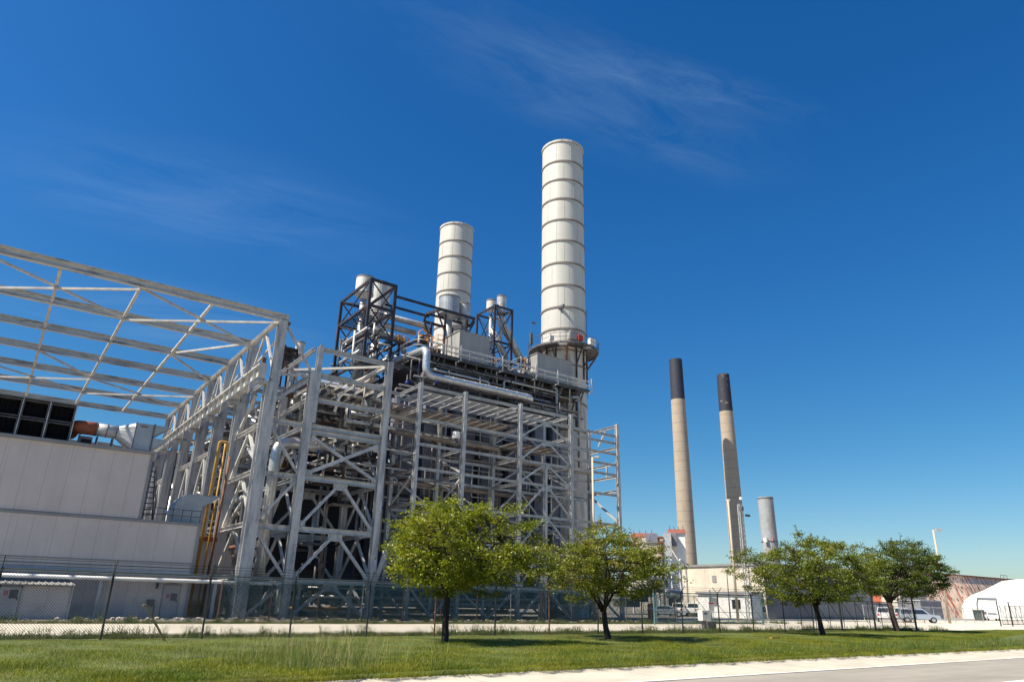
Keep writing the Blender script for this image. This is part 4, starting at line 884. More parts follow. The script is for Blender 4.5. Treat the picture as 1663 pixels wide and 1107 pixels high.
# heavier steel seen deep between the gantry columns
inner = thing('inner_steel_frame', 'deep inner frame of pale beams glimpsed between the gantry columns', 'steel frame', (19.5, 71, 0))
for y in (66.5, 71.1, 77.6, 84.3):
    for x in (17.5, 21.5, 25.0): bar('column', inner, m_colst, (x, y, 0), (x, y, 20), 0.4, 0.4, (0, 1, 0), i=True)
    for z in (4.5, 8.2, 11.5, 14.8, 17.6, 19.8): bar('beam', inner, m_steel, (14.8, y, z), (26, y, z), 0.25, 0.35, i=True)
for x in (17.5, 21.5):
    for z in (4.5, 8.2, 11.5, 14.8, 17.6, 19.8): bar('side_beam', inner, m_steel, (x, 64, z), (x, 88, z), 0.22, 0.3, i=True)
for k, (y0, y1) in enumerate(((66.5, 71.1), (71.1, 77.6), (77.6, 84.3))):
    for z0, z1 in ((4.5, 8.2), (8.2, 11.5), (11.5, 14.8), (14.8, 17.6)): bar('brace', inner, m_steel, (17.5, y0, z0 if k % 2 else z1), (17.5, y1, z1 if k % 2 else z0), 0.18, 0.18)
for z in (8.35, 14.95):
    b = B()
    for y in np.arange(64, 88, 0.22): b.box((15, y, z), (26, y+0.1, z+0.05))
    b.build('floor_grating', m_dksteel, inner)
# turbine casing (the pale drum behind the big column)
tb = thing('turbine_casing', 'cream turbine drum with orange lid low behind the gantry column', 'turbine', (12.6, 58, 0))
b = B(); b.cyl((13.2, 57.5, 3.3), (13.2, 66, 3.3), 2.3, n=28); b.build('drum', m_shed, tb, smooth=True)
b = B(); b.box((11.2, 57, 5.2), (14.0, 64, 5.5)); b.build('lid', m_rustduct, tb)
b = B(); b.box((11.6, 58, 0), (15.2, 65, 1.4)); b.build('plinth', m_conc_tan, tb)

clutter('grey and yellow conduits crossing between the rear gantry columns', 90, (14.9, 20), (59, 91), (0.5, 17), (0.05, 0.16), 31, mp_ + [m_steel, m_steel, m_yellow, m_rustpost], 0.4)
rw = thing('rear_hall', 'grey clad turbine hall closing the view at the back of the gantry', 'building', (20, 96, 0))
b = B(); b.box((2, 95, 0), (36, 108, 17.6)); b.build('wall', m_casing, rw)
b = B(); b.box((1.8, 94.8, 17.6), (36.2, 108.2, 17.9)); b.build('roof_edge', m_shedtrim, rw)
b = B()
for x in np.arange(3, 36, 2.4): b.box((x, 94.8, 0), (x+0.25, 94.997, 15.4))
b.build('pilasters', m_greywall, rw)

clutter('crowded pipes and cable runs high between the rear gantry columns', 90, (15, 27), (58, 80), (12, 18.5), (0.05, 0.18), 41, mp_ + [m_steel, m_steel, m_galv], 0.25)
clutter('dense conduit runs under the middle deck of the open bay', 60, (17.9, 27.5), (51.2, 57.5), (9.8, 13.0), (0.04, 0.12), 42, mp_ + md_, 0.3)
clutter('risers and drops between the rack back columns and the boiler wall', 45, (24.5, 49), (54.9, 57.1), (5, 19), (0.04, 0.11), 43, mp_ + [m_galv, m_steel], 0.6)
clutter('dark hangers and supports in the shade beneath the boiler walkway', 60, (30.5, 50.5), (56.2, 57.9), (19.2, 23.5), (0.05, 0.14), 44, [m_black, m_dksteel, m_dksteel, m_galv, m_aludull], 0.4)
for k in range(8):
    x = 31.0 + 2.45*k
    bar('diagonal_hanger', boil, m_steel if k % 2 else m_dksteel, (x, 56.2, 23.4), (x+0.9, 57.3, 21.8), 0.12, 0.16); bar('diagonal_hanger', boil, m_dksteel, (x+1.2, 56.3, 23.4), (x+1.2, 57.9, 20.2), 0.14, 0.14)
# ================================================================== CREAM TURBINE ENCLOSURE (left)
WY = 51.6
enc = thing('turbine_enclosure', 'cream panelled two step building under the gantry at the left edge', 'building', (2, WY, 0))
b = B(); b.box((-16, WY, 0), (11.45, 58.5, 5.75)); b.build('lower_wall', m_shed, enc)
b = B(); b.box((-16, WY+0.06, 5.95), (7.72, 57, 10.1)); b.build('upper_wall', m_shed, enc)
b = B(); b.box((-16, WY-0.06, 5.75), (11.52, 58.6, 5.92)); b.build('lower_roof', m_shedtrim, enc)
b = B(); b.box((-16, WY-0.1, 10.1), (7.85, 57.1, 10.3)); b.build('upper_roof', m_shedtrim, enc)
b = B(); b.box((-16, WY-0.03, 3.30), (11.46, WY-0.002, 3.38)); b.box((-16, WY-0.03, 3.02), (11.46, WY-0.002, 3.06)); b.box((11.3, WY-0.035, 0), (11.5, WY-0.002, 5.74)); b.box((7.6, WY+0.02, 5.95), (7.76, WY+0.058, 10.09)); b.build('wall_trim', m_shedtrim, enc)
def door(par, x0, x1, z1, y, extra=True):
    b = B(); b.box((x0, y-0.07, 0.12), (x1, y-0.003, z1)); d = b.build('door', m_door, par)
    b = B(); b.box((x0-0.07, y-0.05, 0.1), (x0-0.002, y-0.003, z1+0.07)); b.box((x1+0.002, y-0.05, 0.1), (x1+0.07, y-0.003, z1+0.07)); b.box((x0-0.07, y-0.05, z1+0.002), (x1+0.07, y-0.003, z1+0.07)); b.build('door_frame', m_shedtrim, d)
    b = B(); xm = (x0+x1)/2; b.box((xm-0.02, y-0.085, 1.05), (xm+0.38, y-0.072, 1.5)); b.build('notice_plate', m_dksteel, d)
    b = B(); b.box((xm-0.3, y-0.085, 1.2), (xm-0.08, y-0.072, 1.45)); b.build('warning_plate', m_faded, d)
    b = B(); b.box((x1-0.14, y-0.13, 0.95), (x1-0.06, y-0.072, 1.1)); b.build('handle', m_dksteel, d)
door(enc, 9.9, 10.85, 1.98, WY)
b = B(); b.box((10.1, WY-0.25, 2.1), (10.6, WY-0.003, 2.25)); b.cyl((9.45, WY-0.12, 1.75), (9.45, WY-0.12, 2.1), 0.08, n=8); b.build('door_lamp', m_dksteel, enc)
b = B(); b.box((9.0, WY-0.2, 0.7), (9.45, WY-0.003, 1.1)); b.cyl((9.5, WY-0.06, 0.1), (9.5, WY-0.06, 0.7), 0.03, n=6); b.build('switch_box', m_dksteel, enc)
low = thing('annex', 'low cream annex with a ridged light roof at the foot of the enclosure', 'building', (0, 49.3, 0))
b = B(); b.box((-14, 49.2, 0), (4.55, WY-0.02, 1.72)); b.build('wall', m_shed, low)
b = B(); b.add([(-14.2, 49.0, 1.74), (4.7, 49.0, 1.74), (4.7, WY-0.05, 1.98), (-14.2, WY-0.05, 1.98), (-14.2, 49.0, 1.80), (4.7, 49.0, 1.80), (4.7, WY-0.05, 2.05), (-14.2, WY-0.05, 2.05)], [(0, 3, 2, 1), (4, 5, 6, 7), (0, 1, 5, 4), (1, 2, 6, 5), (2, 3, 7, 6), (3, 0, 4, 7)])
for x in np.arange(-14, 4.6, 0.32): b.bar((x, 49.0, 1.82), (x, WY-0.06, 2.07), 0.07, 0.05)
b.build('roof', m_box, low)
b = B(); b.cyl((4.62, 49.12, 0), (4.62, 49.12, 1.75), 0.05, n=8); b.build('downpipe', m_galv, low)
door(low, 1.2, 2.15, 1.62, 49.2)
# filter house with dark hooded openings
fh = thing('filter_house', 'black rack of square louvred intake openings on the enclosure roof', 'air intake', (0, 53, 10.3))
b = B(); b.box((-9, 52.9, 10.32), (2.85, 56, 12.75)); b.build('back_box', m_void, fh)
xs = [-8.75 + 1.45*k for k in range(9)]
for k in range(8):
    for z0, z1 in ((10.42, 11.5), (11.6, 12.68)):
        x0, x1 = xs[k]+0.06, xs[k+1]-0.06
        b = B(); w = 0.045
        b.box((x0, 52.3, z0), (x0+w, 52.9, z1)); b.box((x1-w, 52.3, z0), (x1, 52.9, z1)); b.box((x0+w, 52.3, z0), (x1-w, 52.9, z0+w)); b.box((x0+w, 52.3, z1-w), (x1-w, 52.9, z1))
        f = b.build('intake_frame', m_dksteel, fh)
        b = B()
        for q in np.arange(z0+0.12, z1-0.1, 0.11): b.box((x0+w, 52.62, q), (x1-w, 52.7, q+0.05))
        for q in (0.25, 0.5, 0.75): b.box((x0+(x1-x0)*q-0.03, 52.60, z0+w), (x0+(x1-x0)*q+0.03, 52.615, z1-w))
        b.build('louvre', m_void, f)
b = B()
for x in xs: b.bar((x, 52.25, 10.32), (x, 52.25, 12.75), 0.06, 0.06, (0, 1, 0))
b.build('post', m_galv, fh)
b = B(); b.box((-9, 52.2, 12.77), (2.9, 56.1, 12.84)); b.build('roof', m_shedtrim, fh)
# exhaust duct: rusty elbow, round duct, square box, hoods
du = thing('exhaust_duct', 'grey roof duct with rusty red elbow and flaring square hood', 'duct', (5.5, 52.8, 10.3))
b = B(); b.tube([(3.0, 55.5, 11.55), (3.0, 53.0, 11.55), (4.25, 53.0, 11.55)], 0.44, n=18, bend=0.9); b.build('rusty_elbow', m_rustduct, du, smooth=True)
b = B(); b.cyl((4.2, 53.0, 11.55), (5.45, 53.0, 11.5), 0.42, n=20); b.lathe((0, 0, 0), [], 3) if False else None; b.build('round_duct', m_galv, du, smooth=True)
b = B()
for x in (4.25, 4.85, 5.42): b.cyl((x-0.02, 53.0, 11.55), (x+0.03, 53.0, 11.55), 0.47, n=20)
b.build('duct_band', m_dksteel, du)
b = B(); n = 20
v = [(5.45, 53.0+0.42*math.cos(2*math.pi*k/n), 11.5+0.42*math.sin(2*math.pi*k/n)) for k in range(n)]
def sqp(k):
    a = 2*math.pi*k/n; c, s = math.cos(a), math.sin(a); m = max(abs(c), abs(s)); return (6.45, 53.0+0.85*c/m, 11.32+0.88*s/m)
b.add(v + [sqp(k) for k in range(n)], [(k, (k+1) % n, n+(k+1) % n, n+k) for k in range(n)]); b.build('transition', m_galv, du)
b = B(); b.box((6.45, 52.15, 10.44), (7.5, 53.85, 12.2)); b.build('square_box', m_duct, du)
b = B(); b.box((7.5, 52.1, 10.42), (7.6, 53.9, 12.25)); b.box((6.42, 52.12, 10.42), (6.47, 53.88, 12.22)); b.build('box_flange', m_dksteel, du)
for k, (ya, yb) in enumerate(((52.14, 52.2), (53.8, 53.86))):
    for z0, z1, zz in ((11.4, 12.2, 12.18), (10.46, 11.3, 11.28)):
        b = B(); b.add([(7.6, ya, z0), (7.6, ya, z1), (8.55, ya, zz), (7.6, yb, z0), (7.6, yb, z1), (8.55, yb, zz)], [(0, 1, 2), (5, 4, 3), (0, 2, 5, 3), (1, 4, 5, 2), (0, 3, 4, 1)]); b.build('hood_cheek', m_duct, du)
for zt in (12.18, 11.28):
    b = B(); b.box((7.6, 52.2, zt-0.04), (8.55, 53.8, zt)); b.build('hood_top', m_duct, du)
b = B(); b.box((6.55, 52.3, 10.3), (6.65, 53.7, 10.44)); b.box((7.3, 52.3, 10.3), (7.4, 53.7, 10.44))
for x in (3.4, 4.4, 5.3): b.bar((x, 52.7, 10.3), (x, 52.7, 11.1), 0.08, 0.08, (0, 1, 0)); b.bar((x, 53.3, 10.3), (x, 53.3, 11.1), 0.08, 0.08, (0, 1, 0))
b.build('support', m_dksteel, du)
b = B(); b.box((6.75, 52.1, 11.95), (7.15, 52.148, 12.02)); b.build('name_plate', m_rustduct, du)
ac = thing('roof_unit', 'small rusty grey roof units behind the round duct', 'roof unit', (4.6, 54.5, 10.3))
b = B(); b.box((3.6, 54.6, 10.3), (4.3, 55.6, 11.3)); b.box((4.6, 54.4, 10.3), (5.6, 55.4, 11.0)); b.build('casing', m_door, ac)
b = B(); b.box((3.65, 54.55, 10.5), (4.25, 54.6, 11.1)); b.build('grille', m_dark, ac)
hd = thing('ventilation_hood', 'curved blue grey ventilation hood on the lower roof step', 'duct', (10.8, 53.2, 5.92))
b = B(); pr = []
for k in range(9): a = math.pi - math.pi/2*k/8; pr.append((10.75 + 1.0*math.cos(a), 6.75 + 1.15*math.sin(a)))
pts = [(9.75, 5.95)] + pr + [(11.5, 7.9), (11.5, 5.95)]
b.add([(x, 52.3, z) for x, z in pts] + [(x, 54.2, z) for x, z in pts], [tuple(range(len(pts)-1, -1, -1)), tuple(range(len(pts), 2*len(pts)))] + [(k, (k+1) % len(pts), len(pts)+(k+1) % len(pts), len(pts)+k) for k in range(len(pts))])
b.build('hood_body', m_duct, hd)
b = B(); b.add([(11.5, 52.3, 7.9), (11.5, 52.3, 7.1), (12.6, 52.3, 7.85), (11.5, 52.36, 7.9), (11.5, 52.36, 7.1), (12.6, 52.36, 7.85)], [(0, 1, 2), (5, 4, 3), (0, 2, 5, 3), (1, 4, 5, 2), (0, 3, 4, 1)]); b.box((11.5, 52.3, 7.86), (12.6, 54.2, 7.92)); b.build('hood_lip', m_duct, hd)
b = B()
for q in (2, 5): x, z = pr[q]; b.box((x-0.04, 52.26, 5.95), (x+0.04, 52.298, z))
b.build('rib', m_galv, hd)
rl = thing('roof_railing', 'dark guard railing with ladder on the lower roof step', 'railing', (9.3, 52, 5.92))
b = B()
for z in (6.35, 6.75): b.cyl((7.9, 51.8, z), (11.4, 51.8, z), 0.02, n=5); b.cyl((8.3, 56, z), (8.3, 51.8, z), 0.02, n=5)
for x in np.arange(7.9, 11.5, 0.58): b.cyl((x, 51.8, 5.92), (x, 51.8, 6.78), 0.022, n=5)
b.build('rail', m_black, rl)
sth = thing('stair_flight', 'dark open stair against the side of the upper cream wall', 'stairs', (8.2, 54, 5.92))
for k in range(10):
    b = B(); b.box((7.8, 53.2+0.28*k, 6.0+0.4*k), (8.7, 53.45+0.28*k, 6.05+0.4*k)); b.build('tread', m_black, sth)
for x in (7.8, 8.7):
    b = B(); b.bar((x, 53.2, 5.95), (x, 56.1, 10.0), 0.05, 0.22); b.bar((x, 53.2, 6.9), (x, 56.1, 10.9), 0.04, 0.04); b.build('stringer', m_black, sth)

# ================================================================== FAR STACKS
def farstack(label, x, y, h, r0, r1, zb, topmat, mat=m_conc_tan):
    t = thing('chimney', label, 'chimney', (x, y, 0))
    rz = r0 + (r1-r0)*zb/h
    b = B(); b.lathe((x, y, 0), [(r0, 0), (rz, zb)], 40); b.build('shaft', mat, t, smooth=True)
    b = B(); b.lathe((x, y, 0), [(rz+0.02, zb), (r1, h), (r1-0.4, h), (r1-0.4, h-5)], 40); b.build('painted_top', topmat, t)
    return t
d1 = 0.5
farstack('tan concrete chimney with plain black top, nearer the white stacks', 234.3, 200, 105.2, 3.75, 2.9, 86.5, m_blktop)
farstack('tan concrete chimney with flaking black top and a slanting shadow', 264.3, 197.5, 103.6, 3.75, 2.9, 85.7, m_blkpeel)
x, y = 242.5, 166.5
fs3 = thing('chimney', 'short grey steel chimney rising over the cream warehouse', 'chimney', (x, y, 0))
b = B(); b.lathe((x, y, 0), [(3.05, 0), (2.9, 41.5), (2.75, 41.5), (2.75, 39)], 36); b.build('shaft', m_concgrey, fs3, smooth=False)
for z_, p_, r_ in ((24.6, 0.15, 2.95), (40.8, 0.1, 2.9)):
    b = B(); b.lathe((x, y, 0), ring_prof(r_, z_, z_, 0.35, p_), 36); b.build('band', m_dksteel, fs3)
b = B(); b.box((x-4.2, y-1.5, 24.4), (x-3, y-0.3, 25.9)); b.build('lamp_box', m_white, fs3)
b = B(); b.box((x-2.3, y-3.2, 24.95), (x-1.6, y-2.6, 25.9)); b.build('warning_box', m_faded, fs3)

# ================================================================== BACKGROUND BUILDINGS
wh = thing('warehouse', 'cream corrugated warehouse with low lean-to below the two tan chimneys', 'building', (85, 66, 0))
ya = U(1107, 922, X=85).y; yb = U(1238, 913, X=85).y; zt = 6.75
b = B(); b.box((85, yb, 0), (112, ya, zt)); b.build('wall', m_creamwall, wh)
b = B(); b.box((84.8, yb-0.2, zt), (112.2, ya+0.2, zt+0.28)); b.build('roof_edge', m_shedtrim, wh)
b = B(); b.box((85.05, yb-0.05, 0), (112, yb-0.003, zt)); b.build('shaded_end_wall', m_greywall, wh)  # grey sheet puts the shade of this end wall into its colour
b = B(); b.box((84.9, ya-1.0, 0), (84.997, ya-0.8, zt)); b.box((84.92, yb+7.8, 4.6), (84.997, yb+8.5, 5.5)); b.build('trim', m_shedtrim, wh)
b = B(); b.box((82.5, yb+0.6, 0), (84.997, yb+9.2, 2.95)); lt_ = b.build('lean_to', m_white, wh)
b = B(); b.box((82.2, yb+0.4, 2.95), (84.997, yb+9.4, 3.3)); b.build('lean_to_roof', m_greywall, lt_)
b = B(); b.box((82.42, yb+2.2, 1.2), (82.497, yb+3.5, 2.3)); b.build('window', m_glass, lt_)
b = B(); b.box((82.40, yb+6.0, 1.5), (82.497, yb+7.3, 2.5)); b.build('air_unit', m_greywall, lt_)
# boiler house far left of the first chimney
Yb = 150.0
def ub(px, py): return U(px, py, Y=Yb)
old = thing('old_power_house', 'far old plant building with red roofs left of the first tan chimney', 'building', (U(1058, 868, Y=Yb).x, Yb, 0))
def block(name, px0, px1, pyt, mat, dep=14, z0=0.0, yo=0.0):
    a, c = U(px0, pyt, Y=Yb+yo), U(px1, pyt, Y=Yb+yo); b = B(); b.box((a.x, Yb+yo, z0), (c.x, Yb+yo+dep, a.z)); return b.build(name, mat, old), a, c
for nm, p0, p1, pt, mt, yo in (('wall', 1012, 1054, 868, m_creamwall, 2), ('wall', 1040, 1080, 871, m_creamwall, 0), ('wall', 1076, 1103, 868, m_white, 3)):
    o, a, c = block(nm, p0, p1, pt, mt, yo=yo)
    b = B(); hh = 1.6; x0, x1 = a.x-0.4, c.x+0.4
    if nm == 'wall' and p0 != 1040:
        b.add([(x0, Yb+yo-0.5, a.z+0.01), (x1, Yb+yo-0.5, a.z+0.01), (x1, Yb+yo+14, a.z+0.01), (x0, Yb+yo+14, a.z+0.01), (x0, Yb+yo+4, a.z+hh), (x1, Yb+yo+4, a.z+hh)], [(3, 2, 1, 0), (0, 1, 5, 4), (2, 3, 4, 5), (0, 4, 3), (1, 2, 5)])
        r = b.build('roof', m_redroof, old)
        for k in range(4):
            xx_ = x0 + (x1-x0)*(k+0.5)/4; b = B(); b.cyl((xx_, Yb+yo+3, a.z), (xx_, Yb+yo+3, a.z+2.4), 0.13, n=8); b.build('vent_pipe', m_dksteel, r)
a, c = ub(1048, 865), ub(1070, 882); b = B(); b.box((a.x, Yb-0.4, c.z), (c.x, Yb-0.02, a.z)); b.build('louvre_bank', m_casing, old)
a, c = ub(1078, 868), ub(1094, 906); b = B(); b.prof((a.x, Yb-2.5, 0), (c.x, Yb-2.5, 0), [(0, c.z), (0, a.z), (-2.4, a.z), (-1.2, c.z)]); b.build('hopper', m_galv, old)
a, c = ub(1089, 868), ub(1102, 889); b = B(); b.box((a.x, Yb-0.4, c.z), (c.x, Yb+2.9, a.z)); b.build('dark_bay', m_greywall, old)
a, c = ub(1072, 876), ub(1080, 908)
for k in range(5):
    z = c.z + (a.z-c.z)*k/4; b = B(); b.box((a.x-1, Yb-3, z), (c.x, Yb-0.5, z+0.5)); b.build('gallery', m_rustpost, old)
old.scale = (0.62, 1, 1); old.rotation_euler = (0, 0, math.radians(-48))
# white steel frame and pipes before it
fr = thing('steel_trestle', 'pale steel trestle with white pipe hoop left of the cream warehouse', 'steel frame', (93, 84, 0))
Yf = 84.0
def uf(px, py): return U(px, py, Y=Yf)
for px in (1062, 1076, 1090, 1104):
    a = uf(px, 908); 
    for dy in (0, 5): bar('column', fr, m_white, (a.x, Yf+dy, 0), (a.x, Yf+dy, a.z), 0.25, 0.25, (0, 1, 0))
for py in (908, 922, 938, 954):
    a, c = uf(1060, py), uf(1105, py)
    for dy in (0, 5): bar('beam', fr, m_white, (a.x, Yf+dy, a.z), (c.x, Yf+dy, a.z), 0.2, 0.25)
for k in range(3):
    a, c = uf(1090, 908+16*k), uf(1104, 924+16*k); bar('brace', fr, m_white, (a.x, Yf, a.z), (c.x, Yf, c.z), 0.1, 0.1); bar('brace', fr, m_white, (c.x, Yf, a.z), (a.x, Yf, c.z), 0.1, 0.1)
a, c = uf(1104, 908), uf(1120, 922); bar('stair_rail', fr, m_white, (a.x, Yf, a.z), (c.x, Yf, c.z), 0.2, 0.25)
b = B()
for k in range(5): b.box((a.x-12+2*k, Yf+1, 1.0+0.8*k), (a.x-9+2*k, Yf+4, 2.2+0.8*k))
b.build('machinery', m_dksteel, fr)
a, c = uf(1079, 931), uf(1086, 968)
pipe('white pipe hoop before the dark trestle machinery', [(a.x, Yf-1, 0.3), (a.x, Yf-1, a.z), (c.x+0.6, Yf-1, a.z), (c.x+0.6, Yf-1, 0.3)], 0.28, m_white, 0.9)
tk = thing('vessel', 'small blue grey horizontal vessel beside the trestle', 'vessel', (90, 80, 0)); a = U(1096, 965, Y=80)
b = B(); b.cyl((a.x-1.5, 80, a.z), (a.x+1.5, 80, a.z), 0.6, n=16); b.build('drum', m_duct, tk, smooth=True)
b = B(); b.box((a.x-1.1, 79.6, 0), (a.x-0.8, 80.4, a.z-0.4)); b.box((a.x+0.8, 79.6, 0), (a.x+1.1, 80.4, a.z-0.4)); b.build('saddle', m_dksteel, tk)
# rusty shed
Ys = 88.0; a, c = U(1455, 925, Y=Ys), U(1626, 941, Y=Ys)
sh = thing('storage_shed', 'long rust streaked sheet roofed shed behind the white tent', 'building', ((a.x+c.x)/2, Ys, 0))
zt = U(1550, 934, Y=Ys).z; x0, x1 = a.x, c.x+30
b = B(); b.add([(x0, Ys-3.6, 0), (x1, Ys-3.6, 0), (x1, Ys, zt), (x0, Ys, zt), (x0, Ys+14, 0), (x1, Ys+14, 0)], [(0, 1, 2, 3), (3, 2, 5, 4), (0, 3, 4), (1, 5, 2)])
b.build('roof', m_rustroof, sh)
b = B(); b.box((x0, Ys-0.4, zt), (x1, Ys+0.4, zt+0.3)); b.build('ridge_cap', m_redroof, sh)
b = B(); k0 = c.x-6; b.box((k0, Ys-2.2, zt*0.58), (k0+6, Ys-1.0, zt*0.68)); b.build('roof_vent', m_white, sh)
b = B()
for q in range(3): b.cyl((c.x+q*2.2, Ys, zt), (c.x+q*2.2, Ys, zt+1.2), 0.06, n=5)
b.cyl((c.x, Ys, zt+1.2), (c.x+4.4, Ys, zt+1.2), 0.06, n=5); b.build('ridge_rail', m_dksteel, sh)
cg = thing('gable_shed', 'cream gabled shed end behind the darkest tree', 'building', (118, 78, 0)); a = U(1458, 945, Y=78); c = U(1500, 945, Y=78)
b = B(); b.box((a.x, 78, 0), (c.x, 82, a.z)); b.build('wall', m_creamwall, cg)
b = B(); b.box((a.x-0.2, 77.8, a.z), (c.x+0.2, 82.2, a.z+0.25)); b.build('roof', m_shedtrim, cg)
# tent
T0 = U(1563, 1000, Y=76); T0.z = 0
h_ = (T0 - Vector((0, 0, 0))).normalized(); h_.z = 0; h_ = (h_ + Vector((0.10, -0.06, 0))).normalized(); g = Vector((h_.y, -h_.x, 0))
prof_ = [(0, 0), (0.2, 2.0), (0.7, 3.0), (1.6, 3.8), (3.4, 4.65), (6.0, 6.2), (8.0, 6.5), (16.0, 6.5)]
prof_ = [(x*1.45, z*1.27) for x, z in prof_]
prof_ = prof_ + [(34.8 - x, z) for x, z in reversed(prof_[:-1])]
tt = thing('fabric_tent', 'big white fabric tent hall at the right edge', 'tent', T0)
b = B(); n = len(prof_)
va = [T0 + g*x*1.0 + Vector((0, 0, z)) for x, z in prof_]; vb = [p + h_*32 for p in va]
b.add(va + vb, [(k, k+1, n+k+1, n+k) for k in range(n-1)] + [tuple(range(n-1, -1, -1)), tuple(range(n, 2*n))]); b.build('fabric', m_tent, tt)
b = B(); q0 = T0 + g*3.0 - h_*0.1; b.tube([q0, q0+Vector((0, 0, 3.0)) + g*0.15, q0 + g*0.5 + Vector((0, 0, 4.3))], 0.10, n=6); b.bar(q0+g*0.5+Vector((0, 0, 4.3)), q0+g*4.0+Vector((0, 0, 4.25)), 0.2, 0.26); b.build('door_frame', m_casing, tt)
b = B(); q = T0 + g*14 - h_*0.06; b.bar(q+Vector((0, 0, 0.2)), q+Vector((0, 0, 2.4)), 1.0, 0.06, h_); b.build('window', m_blue, tt)
b = B(); q = T0 + g*15 + h_*2; b.cyl(q + Vector((0, 0, 8.22)), q + Vector((0, 0, 8.75)), 0.5, n=10); b.build('roof_cap', m_dksteel, tt)
# container and site huts
def hut(label, px0, px1, pyt, Y, mat, dep=3, name='site_hut', cat='hut'):
    a, c = U(px0, pyt, Y=Y), U(px1, pyt, Y=Y)
    t = thing(name, label, cat, ((a.x+c.x)/2, Y, 0)); b = B(); b.box((a.x, Y, 0.15), (c.x, Y+dep, a.z)); b.build('body', mat, t)
    b = B(); b.box((a.x-0.1, Y-0.1, a.z), (c.x+0.1, Y+dep+0.1, a.z+0.15)); b.build('roof', m_galv, t)
    w = c.x-a.x; b = B(); b.box((a.x+w*0.15, Y-0.05, 0.2), (a.x+w*0.4, Y-0.003, min(a.z-0.3, 2.2))); b.build('door', m_door, t)
    return t
hut('grey shed with teal white gable between dark tree and tent', 1494, 1528, 975, 64, m_greywall, 4)
hut('white site hut behind the sliding gate', 1352, 1378, 980, 78, m_white)
hut('blue grey container behind the white pickup', 1408, 1446, 979, 74, m_casing, 3, 'container', 'container')
hut('pale hut at the far left of the sliding gate', 1262, 1300, 962, 66, m_shed)

